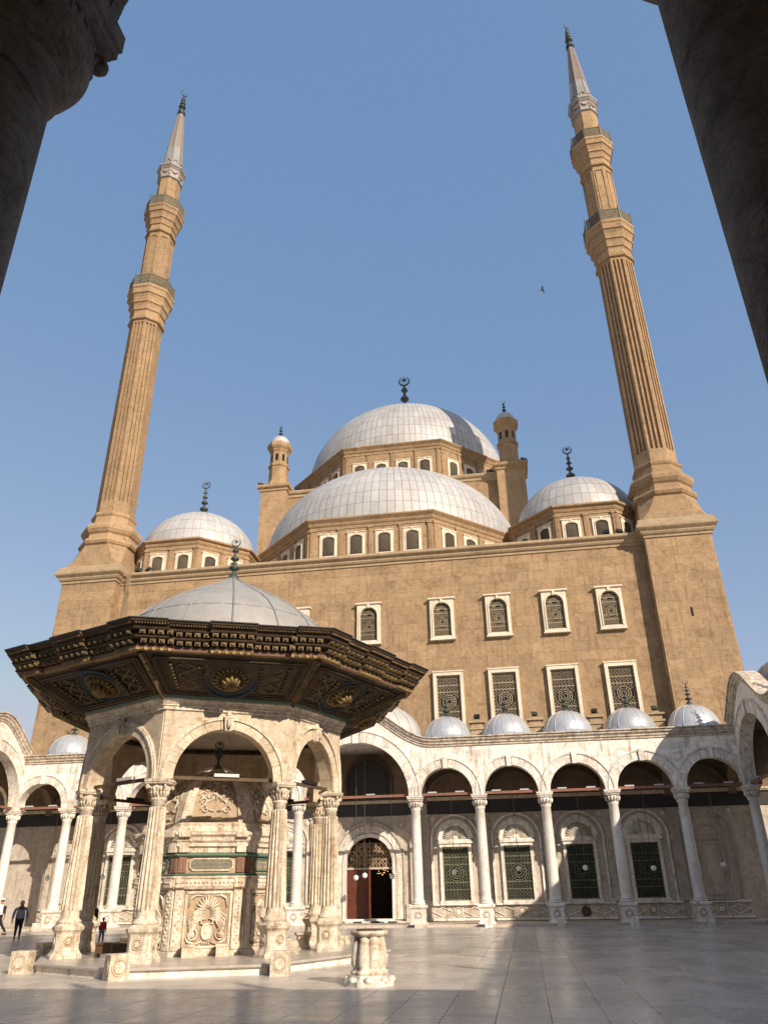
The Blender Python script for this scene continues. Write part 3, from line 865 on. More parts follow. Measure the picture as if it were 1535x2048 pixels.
D.box(-.18, .18, 3.75, 4.1, 5.15, 5.85); D.sphere((0, 3.78, 5.55), .2, 10, 8, .27)
for sx in (-1, 1):
    relief_disc(D, Vector((sx * 2.1, 4.12, 5.62)), .28, Matrix.Identity(4), .1)
    D.box(sx * 2.85 - .22, sx * 2.85 + .22, 3.9, 4.13, 1.1, 6.05); D.box(sx * 2.85 - .3, sx * 2.85 + .3, 3.84, 4.13, 6.0, 6.16)
    D.box(sx * 2.6 - .28, sx * 2.6 + .28, 3.8, 4.13, .13, 1.1)
ob('portal_surround', D, MARBLE_LOW, east)
D = MB(); D.box(-1.9, 1.9, 3.4, 4.12, .12, .22); D.box(-1.6, 1.6, 3.62, 4.5, .22, .32); ob('door_step', D, MARBLE, east)
for k in range(9):
    D = MB(); D.box(-2.4 + k * .53, -1.87 + k * .53 - .01, 3.05, 3.39, .12, .20); ob('step_stone', D, (IRON if k % 2 else MARBLE), east)
# door leaf, open interior, transom lattice
D = MB(); D.box(-1.46, -.02, 4.26, 4.32, .32, 3.08)
for z0, z1 in ((.5, 1.15), (1.28, 1.6), (1.72, 2.92)):
    for xa, xb, za, zb in ((-1.32, -.16, z0, z0 + .04), (-1.32, -.16, z1 - .04, z1), (-1.32, -1.28, z0, z1), (-.20, -.16, z0, z1)):
        D.box(xa, xb, 4.23, 4.27, za, zb)
    D.box(-1.15, -.33, 4.235, 4.27, z0 + .14, z1 - .14)
door = ob('door', D, DOORW, east)
D = MB(); D.box(-.06, .04, 4.2, 4.34, .32, 3.08); D.sphere((-.01, 4.2, 1.5), .05, 8, 6); ob('door_stile', D, DOORW, door)
D = MB(); D.box(-1.46, 1.46, 4.2, 4.32, 3.06, 3.16); tr = ob('transom', D, MARBLE_LOW, east)
D = MB()
for j in range(6):
    for i in range(14):
        x = -1.36 + i * .21; z = 3.27 + j * .24
        if math.hypot(x, z - 3.45) > 1.36 and z > 3.45: continue
        D.tube([(x + .10 * math.cos(a * PI / 4), 0, z + .115 * math.sin(a * PI / 4)) for a in range(8)], .022, 4, closed=True)
        if (i + j) % 2: D.tube([(x - .1, 0, z - .1), (x + .1, 0, z + .1)], .018, 3)
for k in range(1, 10):
    a = PI * k / 10
    D.tube([(.25 * math.cos(a), 0, 3.2 + .25 * math.sin(a)), (1.4 * math.cos(a), 0, 3.35 + 1.4 * math.sin(a))], .022, 4)
ob('transom_lattice', D, OCHRE_PALE, tr, (0, 4.26, 0))
# dark arched window above the portal
D = MB(); D.prism([(x, z + 7.22) for x, z in arch_frame_poly(2.8, 2.5, 1.4, 18)], 4.06, 4.13); ob('arched_window', D, BLACKB, east)
D = MB(); strip_between(D, [(x, z + 7.22) for x, z in arch_frame_poly(2.8, 2.5, 1.4, 18)], [(x, z + 7.18) for x, z in arch_frame_poly(3.14, 2.70, 1.57, 18)], 3.98, 4.13)
strip_between(D, [(x, z + 7.22) for x, z in arch_frame_poly(2.2, 2.1, 1.1, 18)], [(x, z + 7.22) for x, z in arch_frame_poly(2.32, 2.16, 1.16, 18)], 4.02, 4.07)
ob('arched_window_frame', D, WOOD, east)
# dark interior behind the door
D = MB(); D.box(-3, 3, 8.9, 9.0, 0, 6); D.box(-3.1, -3, 4.5, 9, 0, 6); D.box(3, 3.1, 4.5, 9, 0, 6); D.box(-3, 3, 4.5, 9, 6, 6.1)
ob('vestibule', D, WOOD, east)
for k in range(14):
    x = rnd.uniform(.15, 1.2); z = rnd.uniform(2.75, 3.35)
    if k == 0: D = MB(); D.sphere((0, 0, 0), .022, 6, 5); bulb_me = D.mesh('lit_bulb', WARM)
    ob('lit_bulb', bulb_me, None, east, (x, 5.6 + rnd.random(), z))
# ashlar facing of the arcade wall
def skip_arc(a, b, za, zb):
    for i in range(len(eb) - 1):
        c = (eb[i] + eb[i + 1]) / 2; r = (eb[i + 1] - eb[i]) / 2 - .33 + (.80 if i == 5 else .64)
        du = 0 if a <= c <= b else min(abs(a - c), abs(b - c))
        if math.hypot(du, za - ZS) < r: return True
    for u in (a, b, (a + b) / 2):
        z = ZC + 2.2 * bump(u, 0)
        if zb > z - .50: return True
    return False
ashlar(east, MARBLE, eb[0] + .1, eb[-1] - .3, ZS + .02, 11.8, .42, .85, skip_arc, lambda u, z: Matrix.Translation((u, -.335, z)), 300, .014, .022, name='marble_block', score=lambda c: abs(c[0] - 9))

# ================================================================== MOSQUE HALL (origin: middle of its front wall)
hall = thing('mosque', 'tall ochre prayer hall with grey lead domes behind the white arcade', 'mosque', (XC, 52, 0))
B = MB()
B.box(-24, 24, 0, .8, 9.0, 24.0)
B.box(-24, -23.3, .8, 44, -.05, 24.0); B.box(23.3, 24, .8, 44, -.05, 24.0); B.box(-24, 24, 44, 44.8, -.05, 24.0)
B.box(-24, 24, .79, 44, 23.6, 24.3)
ob('wall', B, OCHRE, hall)
B = MB()
prof = [(0, 23.78), (.10, 23.82), (.10, 23.98), (.22, 24.04), (.30, 24.16), (.30, 24.24), (.52, 24.40), (.56, 24.46), (.56, 24.62), (.40, 24.70), (-.8, 24.72)]
B.loft([[(x, -d, z) for d, z in prof] for x in [-24 + .8 * i + (0 if i in (0, 60) else rnd.uniform(-.1, .1)) for i in range(61)]], False)
ob('cornice', B, OCHRE_PALE, hall)
# windows of the front wall
UPX = [-17.1, -13.3, -9.4, -5.35, 0, 5.35, 9.35, 13.3, 17.1]; LOX = [-17.1, -13.3, -9.35, -5.55, 5.55, 9.35, 13.3, 17.1]
def skip_hall(a, b, za, zb):
    for x in UPX:
        if b > x - .98 and a < x + .98 and zb > 17.65 and za < 20.95: return True
    for x in LOX:
        if b > x - 1.1 and a < x + 1.1 and za < 15.6: return True
    return False
ashlar(hall, OCHRE, -20.0, 20.0, 9.6, 23.78, .66, 1.35, skip_hall, lambda u, z: Matrix.Translation((u, 0, z)), 300, .016, .012, score=lambda c: abs(c[0] - 10) + abs(c[2] - 17) * .6 + (50 if c[0] < -5 and c[2] < 18 else 0), seed=5)
F = MB()
inn = [(x, z + .20) for x, z in arch_frame_poly(1.26, 2.50, .63, 12)]; out = [(-.86, 0)] + [(-.86 + 1.72 * i / 12, 2.95) for i in range(13)] + [(.86, 0)]
strip_between(F, inn, out, -.26, .05); F.box(-.859, .859, -.259, .05, -.002, .20)
strip_between(F, inn, [(x * 1.13, (z - .2) * 1.03 + .2) for x, z in inn], -.32, -.25)
F.box(-.98, .98, -.38, .05, 2.95, 3.06); F.box(-.09, .09, -.38, -.1, 2.66, 2.93); F.box(-.92, .92, -.31, .05, -.09, -.002)
UFM = F.mesh('window_frame', CREAM)
Pn = MB(); Pn.prism([(x, z) for x, z in inn], -.03, .02); UPM = Pn.mesh('window_pane', DARK)
UGM = lattice_mb(1.28, 2.50, True, .16, .028).mesh('grille', GRILLE)
F = MB()
F.box(-1.04, -.82, -.28, .05, .0, 3.6); F.box(.82, 1.04, -.28, .05, 0, 3.6); F.box(-1.04, 1.04, -.279, .05, 3.6, 3.84); F.box(-1.09, 1.09, -.33, .05, 3.84, 3.92); F.box(-1.06, 1.06, -.199, .05, -.2, 0)
LFM = F.mesh('window_frame', CREAM)
Pn = MB(); Pn.box(-.82, .82, -.03, .02, 0, 3.6); LPM = Pn.mesh('window_pane', DARK)
LGM = lattice_mb(1.64, 3.6, False, .22, .036).mesh('grille', GRILLE)
for x in UPX:
    f = ob('window_frame', UFM, None, hall, (x, -.005, 17.75)); ob('grille', UGM, None, f, (0, -.12, .20)); ob('window_pane', UPM, None, f)
for x in LOX:
    f = ob('window_frame', LFM, None, hall, (x, -.005, 11.5)); ob('grille', LGM, None, f, (0, -.11, 0)); ob('window_pane', LPM, None, f)

def drum(cx, cy, R, z0, z1, ww, wh, zw, faces, nwin, domeR, domeH, nm, npar, panels, fin_h, detail_seams=True, limit=0):
    P = ngon(R, 8, PI / 8, (cx, cy))
    B = MB(); ch = .78 if R > 8 else .68
    poly_rings(B, P, [(0, z0), (0, z1 - ch), (.06, z1 - ch + .02), (.06, z1 - ch + .12), (.14, z1 - ch + .2), (.20, z1 - ch + .34), (.20, z1 - ch + .42), (.38, z1 - .16), (.42, z1 - .12), (.42, z1), (.2, z1 + .06)], True, True)
    dr = ob('drum', B, OCHRE, hall)
    ap = R * math.cos(PI / 8); he = R * math.sin(PI / 8)
    fr, pa, la, lz = drum_window(ww, wh, .19 if ww > 1.2 else .17)
    FR, PA, LA = fr.mesh('window_frame', CREAM), pa.mesh('window_pane', DARK), la.mesh('grille', GRILLE)
    pb = MB(); pb.box(-.16, .16, -.10, .05, z0, z1 - ch - .22); pb.box(-.22, .22, -.15, .05, z1 - ch - .22, z1 - ch - .02)
    for k in range(2): pb.box(-.11 + k * .13, -.02 + k * .13, -.125, -.09, z0, z1 - ch - .35)
    PB = pb.mesh('pilaster', OCHRE)
    fb = MB(); fb.box(-he + .1, he - .1, -.06, .05, z1 - ch - .10, z1 - ch + .0); FB = fb.mesh('string_course', OCHRE_PALE)
    for fa in faces:
        M = Matrix.Translation((cx, cy, 0)) @ Matrix.Rotation(fa, 4, 'Z') @ Matrix.Translation((0, -ap, 0))
        for i in range(nwin):
            x = -he + 2 * he * (i + .5) / nwin
            if nwin == 4: x = (-3.35, -1.13, 1.1, 3.3)[i] * he / 4.9
            f = ob('window', FR, None, hall, M=M @ Matrix.Translation((x, -.004, zw)))
            ob('grille', LA, None, f, (0, -.07, lz)); ob('window_pane', PA, None, f)
        ob('string_course', FB, None, hall, M=M)
        for i in range(nwin + 1):
            x = -he + 2 * he * i / nwin
            if i in (0, nwin): x *= .955
            ob('pilaster', PB, None, hall, M=M @ Matrix.Translation((x, -.003, 0)))
    D = MB(); prof = [(domeR * 1.02, z1 - .02), (domeR * 1.02, z1 + .16), (domeR, z1 + .17)]
    for i in range(1, 25):
        a = PI / 2 * i / 24; prof.append((max(domeR * math.cos(a), 1e-4), z1 + .17 + domeH * math.sin(a)))
    D.lathe(prof, 96, (cx, cy))
    dm = ob('dome', D, SEAM if panels else LEAD, hall)
    # lead sheets
    rest = MB(); cnt = 0; zb = z1 + .17
    for j in range(npar):
        nn = nm if j < npar - 3 else nm // 2
        a0, a1 = PI / 2 * (j / npar), PI / 2 * ((j + 1) / npar)
        if j == npar - 1: a1 = PI / 2 * .985 
        gap = .015 / domeR; gr = 1.004
        rings = []
        for q in range(4):
            a = a0 + gap + (a1 - a0 - 2 * gap) * q / 3; ring = []
            r_ = domeR * gr * math.cos(a); gg = min(.016 / max(r_, .3), PI / nn * .4)
            for p in range(4):
                b = -PI / nn + gg + (2 * PI / nn - 2 * gg) * p / 3
                ring.append((r_ * math.cos(b), r_ * math.sin(b), domeH * gr * math.sin(a)))
            rings.append(ring)
        mb = MB(); mb.loft(rings, False, smooth=True)
        me = mb.mesh('lead_panel', LEAD)
        for i in range(nn):
            ang = 2 * PI * (i + .5) / nn
            front = math.sin(ang) < -.15
            if front and cnt < limit and j < npar - 1:
                ob('lead_panel', me, None, dm, (cx, cy, zb), ang); cnt += 1
            else:
                M = Matrix.Translation((cx, cy, zb)) @ Matrix.Rotation(ang, 4, 'Z')
                rest.add([M @ Vector(v) for v in mb.v], mb.f, rnd.uniform(-.5, .5), True)
    ob('lead_sheets', rest, LEAD, dm, kind='stuff')
    if fin_h:
        ob('finial', finial_mb(fin_h, fin_h * .085, True, 3 if fin_h > 5 else 4), BRONZE, dm, (cx, cy, zb + domeH - .1), .0)
    return dm

FQ = [0, PI / 4, -PI / 4]
drum(0, 12.6, 12.8, 22, 28.4, 1.42, 1.98, 25.12, FQ, 4, 11.75, 8.75, 112, 11, True, 0, limit=150)
drum(0, 25.2, 12.8, 36, 42.75, 1.45, 2.0, 38.85, FQ, 4, 11.5, 10.4, 120, 12, True, 7.2, limit=150)
for sx in (-1, 1):
    drum(sx * 16.4, 6.0, 5.75, 22, 27.75, 1.36, 1.72, 24.85, FQ, 2, 4.95, 4.45, 48, 6, True, 4.1, limit=0)
# square body with corner blocks and turrets
B = MB(); B.box(-11.6, 11.6, 12.1, 38.3, 22, 37.0); ob('square_base', B, OCHRE, hall)
B = MB()
cpf = [(0, 36.9), (.12, 37.0), (.12, 37.2), (.3, 37.34), (.36, 37.5), (.36, 37.62), (.1, 37.7)]
poly_rings(B, rect(-11.6, 11.6, 12.1, 38.3), cpf); ob('cornice', B, OCHRE_PALE, hall)
for sx in (-1, 1):
    for cy in (12.4, 38):
        B = MB(); cx = sx * 11.6
        poly_rings(B, rect(cx - 1.3, cx + 1.3, cy - 1.3, cy + 1.3), [(0, 22), (0, 37.35), (.12, 37.45), (.12, 37.62), (.32, 37.78), (.36, 37.92), (.36, 38.06), (.1, 38.14)])
        blk = ob('corner_block', B, OCHRE, hall)
        B = MB()
        for pr in [[(1.28, 38.1), (1.22, 38.5), (1.02, 38.9), (.98, 39.1), (.98, 40.55), (1.08, 40.62), (1.12, 40.78), (1.0, 40.9), (.92, 40.95), (.92, 42.35), (1.0, 42.45), (1.05, 42.6), (1.22, 42.8), (1.3, 42.95), (1.3, 43.3), (1.18, 43.42), (1.05, 43.5)]]:
            B.lathe(pr, 8, (cx, cy), False, PI / 8)
        tu = ob('turret', B, OCHRE, hall)
        B = MB(); B.lathe([(1.04, 43.45)] + [(max(1.02 * math.cos(PI / 2 * i / 8), 1e-4), 43.5 + 1.0 * math.sin(PI / 2 * i / 8)) for i in range(9)], 24, (cx, cy)); ob('turret_cap', B, LEAD, tu)
        ob('finial', finial_mb(1.75, .2, False, 3), BRONZE, tu, (cx, cy, 44.42))
        for k in range(8):
            a = k * PI / 4
            mb = MB(); mb.prism([(x, z) for x, z in arch_frame_poly(.28, .8, .14, 6)], -.03, .03); 
            ob('slit_window', mb, DARK, tu, M=Matrix.Translation((cx, cy, 41.25)) @ Matrix.Rotation(a, 4, 'Z') @ Matrix.Translation((0, -.92 * math.cos(PI / 8) - .0, 0)))

# ================================================================== MINARETS (origin: foot of the tower)
def minaret(name, label, x, sx):
    T = thing(name, label, 'minaret', (x, 53.35, 0), 0, 'twin minarets')
    h2 = 2.25
    B = MB(); B.loft([[(a, b, z) for a, b in rect(-w, w, -w, w)] for w, z in ((2.34, 9.55), (2.25, 24.05))], True, True, True)
    tw_ = ob('tower_base', B, OCHRE, T)
    for fa in (0, -sx * PI / 2):
        ashlar(tw_, OCHRE, -2.2, 2.2, 9.8, 23.8, .66, 1.25, None,
               lambda u, z, fa=fa: Matrix.Rotation(fa, 4, 'Z') @ Matrix.Translation((u, -(2.40 - .15 * z / 24.1), z)), 140 if fa == 0 else 60, .016, .012, seed=int(x) + 40)
    B = MB()
    poly_rings(B, rect(-h2, h2, -h2, h2), [(0, 23.85), (.1, 23.92), (.1, 24.08), (.2, 24.14), (.28, 24.28), (.28, 24.36), (.46, 24.52), (.52, 24.6), (.52, 24.78), (.40, 24.86), (.36, 25.15), (.2, 25.3), (-.3, 25.34)])
    ob('cornice', B, OCHRE_PALE, T)
    # broached transition from square to octagon
    def oc(R, z): return ngon(R, 8, PI / 8, (0, 0), z)
    def sq8(w, c, z): return [(w, c, z), (c, w, z), (-c, w, z), (-w, c, z), (-w, -c, z), (-c, -w, z), (c, -w, z), (w, -c, z)]
    B = MB(); B.loft([sq8(2.35, 2.2, 25.3), sq8(2.2, 1.5, 26.2), sq8(2.05, .95, 27.4)], True, True, True); ob('broach', B, OCHRE, T)
    B = MB()
    rp = [(2.25, 27.3), (2.42, 27.42), (2.52, 27.62), (2.42, 27.84), (2.2, 27.95), (2.15, 28.35), (2.3, 28.48), (2.46, 28.75), (2.46, 29.0), (2.3, 29.25), (2.05, 29.4), (1.85, 29.5), (1.78, 30.1), (1.86, 30.2), (1.90, 30.36), (1.80, 30.5), (1.62, 30.6)]
    B.loft([oc(r, z) for r, z in rp], True, True, True); ob('base_moulding', B, OCHRE, T)
    # fluted shaft
    def sect(R, z, deep):
        ap = R * math.cos(PI / 8); he = R * math.sin(PI / 8); pts = []
        for k in range(8):
            a = k * PI / 4; c_, s_ = math.cos(a), math.sin(a); loc = [(-he, 0)]
            for g in (-.56, 0, .56):
                w = .17
                loc += [((g - w) * he, 0), ((g - w * .9) * he, -deep), ((g + w * .9) * he, -deep), ((g + w) * he, 0)]
            for t, d in loc: pts.append(((ap + d) * c_ - t * s_, (ap + d) * s_ + t * c_, z))
        return pts
    B = MB(); B.loft([sect(1.62, 30.5, 0), sect(1.62, 31.6, 0), sect(1.62, 31.75, .17), sect(1.54, 51.0, .17), sect(1.54, 51.1, 0), sect(1.54, 51.4, 0)], True, True, True)
    ob('fluted_shaft', B, OCHRE, T)
    def corbel(z, r0_, r1_, H, nm_):
        B = MB(); k = (r1_ - r0_)
        B.loft([oc(r, zz) for r, zz in [(r0_, z), (r0_ + .17, z + .06), (r0_ + .22, z + .18), (r0_ + .06, z + .30), (r0_ + .03, z + .27 * H), (r0_ + .15 * k, z + .30 * H), (r0_ + .24 * k, z + .305 * H), (r0_ + .24 * k, z + .345 * H), (r0_ + .17 * k, z + .35 * H), (r0_ + .26 * k, z + .44 * H),
            (r0_ + .40 * k, z + .50 * H), (r0_ + .52 * k, z + .505 * H), (r0_ + .52 * k, z + .55 * H), (r0_ + .44 * k, z + .56 * H), (r0_ + .55 * k, z + .66 * H), (r0_ + .76 * k, z + .74 * H), (r0_ + .88 * k, z + .745 * H), (r0_ + .90 * k, z + .79 * H), (r0_ + .80 * k, z + .80 * H), (r0_ + .86 * k, z + .90 * H), (r0_ + k, z + .93 * H), (r1_, z + H), (r0_, z + H + .02)]], True, True, True)
        return ob(nm_, B, OCHRE, T)
    def rail(z, R, hh):
        bal = MB(); bal.loft([oc(R - .08, z - .05), oc(R - .08, z + .06)], True, True, True)
        b_ = ob('balcony_floor', bal, OCHRE_PALE, T)
        ap = (R - .06) * math.cos(PI / 8); he = (R - .06) * math.sin(PI / 8)
        pm = MB()
        pm.box(-he, he, -.03, .03, .04, .10); pm.box(-he, he, -.035, .035, hh - .1, hh - .02)
        n = 9
        for i in range(n):
            for j in range(5):
                cx = -he + .08 + (2 * he - .16) * (i + .5) / n; cz = .14 + (hh - .28) * (j + .5) / 5
                pm.tube([(cx + .075 * math.cos(q * PI / 3), 0, cz + .10 * math.sin(q * PI / 3)) for q in range(6)], .036, 4, closed=True)
        for i in range(n + 1):
            cx = -he + .08 + (2 * he - .16) * i / n; pm.box(cx - .026, cx + .026, -.015, .015, .1, hh - .1)
        po = MB(); po.box(-.07, .07, -.07, .07, 0, hh + .06); po.lathe([(.08, hh + .06), (.05, hh + .14), (.09, hh + .2), (.01, hh + .34)], 8)
        PM, PO = pm.mesh('railing_panel', RAIL), po.mesh('railing_post', RAIL)
        for k in range(8):
            a = k * PI / 4
            ob('railing_panel', PM, None, b_, (ap * math.cos(a), ap * math.sin(a), z + .03), a + PI / 2)
            a += PI / 8; ob('railing_post', PO, None, b_, ((R - .06) * math.cos(a), (R - .06) * math.sin(a), z + .03), a)
    corbel(51.35, 1.56, 2.28, 4.0, 'corbel'); rail(55.38, 2.22, 1.25)
    B = MB(); B.loft([oc(1.45, 55.3), oc(1.38, 63.3)], True, True, True); s2 = ob('upper_shaft', B, OCHRE, T)
    for k in range(8):
        a = k * PI / 4; ap = 1.36; mb = MB()
        for xa, xb, za, zb in ((-.36, -.30, 56.9, 62.6), (.30, .36, 56.9, 62.6), (-.36, .36, 62.6, 62.68), (-.36, .36, 56.82, 56.9)): mb.box(xa, xb, -.05, .12, za, zb)
        ob('panel_moulding', mb, OCHRE, s2, M=Matrix.Rotation(a, 4, 'Z') @ Matrix.Translation((0, -1.315, 0)))
    corbel(63.2, 1.4, 2.08, 3.5, 'corbel'); rail(66.75, 2.02, 1.25)
    B = MB(); B.loft([oc(1.24, 66.7), oc(1.18, 71.6)], True, True, True); ob('top_shaft', B, OCHRE, T)
    B = MB(); B.loft([oc(r, z) for r, z in [(1.2, 71.5), (1.36, 71.6), (1.36, 71.75), (1.26, 71.85), (1.28, 73.0), (1.5, 73.25), (1.56, 73.3), (1.56, 73.5), (1.46, 73.6), (1.1, 73.7)]], True, True, True); co = ob('collar', B, CONE, T)
    for k in range(8):
        a = k * PI / 4; mb = MB()
        mb.tube([(-.4 + .8 * i / 8, -.03, 72.75 - .45 * math.sin(PI * i / 8)) for i in range(9)], [.03, .06, .08, .1, .11, .1, .08, .06, .03], 6)
        mb.box(-.52, -.42, -.05, .05, 71.95, 72.95); mb.box(.42, .52, -.05, .05, 71.95, 72.95); mb.box(-.6, .6, -.06, .1, 73.0, 73.12)
        ob('garland', mb, PINKM, co, M=Matrix.Rotation(a, 4, 'Z') @ Matrix.Translation((0, -1.19, 0)))
    B = MB(); B.loft([oc(1.14, 73.6), oc(.34, 83.3), oc(.30, 83.5)], True, True, True); sp = ob('spire', B, CONE, T)
    for k in range(8):
        a = k * PI / 4 + PI / 8; mb = MB()
        mb.tube([(1.15 * math.cos(a), 1.15 * math.sin(a), 73.6), (.345 * math.cos(a), .345 * math.sin(a), 83.3)], .035, 5)
        ob('spire_rib', mb, SEAM, sp)
        a = k * PI / 4; mb = MB(); n = 26
        for i in range(n):
            t = .35 + .62 * i / n; r = (1.14 + (.34 - 1.14) * t) * math.cos(PI / 8) + .012; z = 73.6 + 9.7 * t; w = r * .14
            mb.box(-w * .8, w * .8, -r - .012, -r + .01, z, z + .16)
            mb.box(-w * 2 , -w * 1.2, -r - .010, -r + .01, z + .1, z + .28); mb.box(w * 1.2, w * 2, -r - .010, -r + .01, z + .1, z + .28)
        r = 1.09 * math.cos(PI / 8) 
        ob('spire_ornament', mb, PINKM, sp, M=Matrix.Rotation(a, 4, 'Z'), kind='stuff')
        mb = MB(); mb.tube([(.22 * math.cos(q) , -r - .03, 74.25 + .38 * math.sin(q)) for q in [PI * i / 8 for i in range(9)]], .045, 5)
        ob('spire_loop', mb, PINKM, sp, M=Matrix.Rotation(a, 4, 'Z'))
    B = MB(); B.loft([oc(.34, 83.25), oc(.46, 83.4), oc(.46, 83.65), oc(.2, 83.8)], True, True, True); ob('spire_cap', B, IRON, sp)
    ob('finial', finial_mb(4.1, .36, False, 4), BRONZE, sp, (0, 0, 83.75), .9)
    if sx > 0:
        mb = MB(); mb.box(-.06, .06, -.03, .1, 18.0, 18.62); ob('slit_window', mb, DARK, tw_, (-.1, -2.30, 0))
    return T
minaret('minaret', 'left one of two tall ochre minarets, standing beyond the domed fountain pavilion', XC - 22.3, -1)
minaret('minaret', 'right one of two tall ochre minarets, nearest the dark pillar at the right edge', XC + 22.3, 1)
# hanging cables on the left tower corner
mb = MB()
for k in range(6):
    x = -19.6 + k * .07
    mb.tube([(x + .4, -.3, 24.75), (x + .3, -.62, 24.6), (x + .1, -.12, 23.2), (x - .05 * k, -.06, 18.5), (x - .03 * k, -.06, 10.5)], .02, 4)
ob('cable_bundle', mb, OCHRE_PALE, hall)


# ================================================================== FOUNTAIN PAVILION (origin: its centre)
KX, KY = -9.6, 24.6
pav = thing('fountain_pavilion', 'octagonal domed ablution pavilion with a wide carved dark wooden eave on fluted columns', 'pavilion', (KX, KY, 0))
V = [(0, -4.12), (2.90, -2.48), (3.80, .02), (2.74, 2.75), (.05, 3.95), (-2.8, 2.85), (-3.95, .1), (-3.0, -2.5)]
ZK = 4.54
# platform
PV = [(.25, -6.0), (3.55, -4.55), (5.05, -1.0), (5.0, 2.9), (2.6, 5.6), (-2.2, 5.9), (-5.3, 3.4), (-5.9, -1.6), (-4.0, -4.9)]
PV = [(.12, -5.82), (3.45, -4.60), (5.55, .4), (4.0, 4.2), (.0, 5.8), (-4.0, 4.3), (-5.2, .2), (-2.85, -4.1)]
B = MB(); poly_rings(B, PV, [(-.06, -.02), (-.06, .15)]); ob('platform_riser', B, MARBLE, pav)
B = MB(); poly_rings(B, PV, [(0, .15), (.02, .17), (.02, .205), (0, .22)]); ob('platform_top', B, FLOOR, pav)
# fluted column
def flute_col():
    B = MB(); n = 16; rings = []
    def fl(R, z, d, zz=0.0):
        out = []
        for k in range(n):
            for q, (da, dr) in enumerate(((-.5, 0), (-.28, .35), (0, 1), (.28, .35))):
                a = 2 * PI * (k + da) / n
                r = R - d * (1 - dr) if False else R + d * (dr - .5)
                z_ = z - zz * (dr)
                out.append((r * math.cos(a), r * math.sin(a), z_))
        return out
    B.loft([fl(.235, 1.50, .05, .12), fl(.280, 1.50, .085, .13), fl(.275, 1.8, .085), fl(.258, 2.4, .080), fl(.237, 3.1, .074), fl(.220, 3.80, .066), fl(.216, 3.84, .0)], True, smooth=False)
    return B
FC = flute_col().mesh('column', SABIL)
B = MB(); B.lathe([(.33, 1.04), (.36, 1.07), (.36, 1.12), (.30, 1.16), (.275, 1.2), (.27, 1.30), (.262, 1.5), (.25, 1.56)], 24); FB_ = B.mesh('base_drum', SABIL); B = MB(); B.lathe([(.205, 3.78), (.205, 3.98), (.235, 4.0), (.24, 4.05), (.21, 4.08)], 24); FN_ = B.mesh('neck_ring', SABIL)
B = MB(); oct_ = lambda w, c, z: [(w, -c, z), (w, c, z), (c, w, z), (-c, w, z), (-w, c, z), (-w, -c, z), (-c, -w, z), (c, -w, z)]
B.loft([oct_(.46, .27, .20), oct_(.46, .27, .29), oct_(.41, .25, .35), oct_(.36, .23, .42), oct_(.345, .22, .46), oct_(.345, .22, .80), oct_(.36, .23, .84), oct_(.42, .26, .90), oct_(.43, .27, .97), oct_(.36, .24, 1.02), oct_(.34, .22, 1.05)], True, True, True)
for k in range(4):
    relief_disc(B, Matrix.Rotation(k * PI / 2, 3, 'Z') @ Vector((0, -.342, .63)), .125, Matrix.Rotation(k * PI / 2, 4, 'Z'), .03, 14, True)
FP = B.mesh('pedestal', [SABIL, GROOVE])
B = MB()
B.lathe([(.21, 4.06), (.20, 4.12), (.22, 4.3), (.28, 4.40)], 20)
for ring, (z0, nn, R_, h_) in enumerate(((4.08, 8, .205, .16), (4.16, 8, .225, .20))):
    for k in range(nn):
        a = 2 * PI * (k + .5 * ring) / nn; c_, s_ = math.cos(a), math.sin(a)
        for off in (-.035, .035):
            ex, ey = -s_ * off, c_ * off
            B.tube([(R_ * c_ + ex, R_ * s_ + ey, z0), ((R_ + .03) * c_ + ex * 1.3, (R_ + .03) * s_ + ey * 1.3, z0 + h_ * .5), ((R_ + .075) * c_ + ex, (R_ + .075) * s_ + ey, z0 + h_ * .9), ((R_ + .07) * c_ + ex * .7, (R_ + .07) * s_ + ey * .7, z0 + h_ * .75)], [.03, .038, .036, .02], 5)
for k in range(4):
    a = PI / 4 + k * PI / 2; c_, s_ = math.cos(a), math.sin(a)
    B.tube([(.24 * c_, .24 * s_, 4.22), (.32 * c_, .32 * s_, 4.34), (.40 * c_, .40 * s_, 4.39), (.43 * c_, .43 * s_, 4.34), (.40 * c_, .40 * s_, 4.30), (.37 * c_, .37 * s_, 4.33)], .03, 5)
B.loft([[(x, y, z) for x, y in rect(-w, w, -w, w)] for w, z in ((.30, 4.40), (.33, 4.42), (.34, 4.45), (.36, 4.47), (.36, 4.54))], True, True, True)
FCAP = B.mesh('capital', SABIL)
for k, (x, y) in enumerate(V):
    a = math.atan2(y, x) + PI / 2
    c = ob('column', FC, None, pav, (x, y, 0), a, scale=(.90, .90, 1))
    ob('column_base', FB_, None, c); ob('neck_ring', FN_, None, c); ob('pedestal', FP, None, c, rotz=0.0); ob('capital', FCAP, None, c)
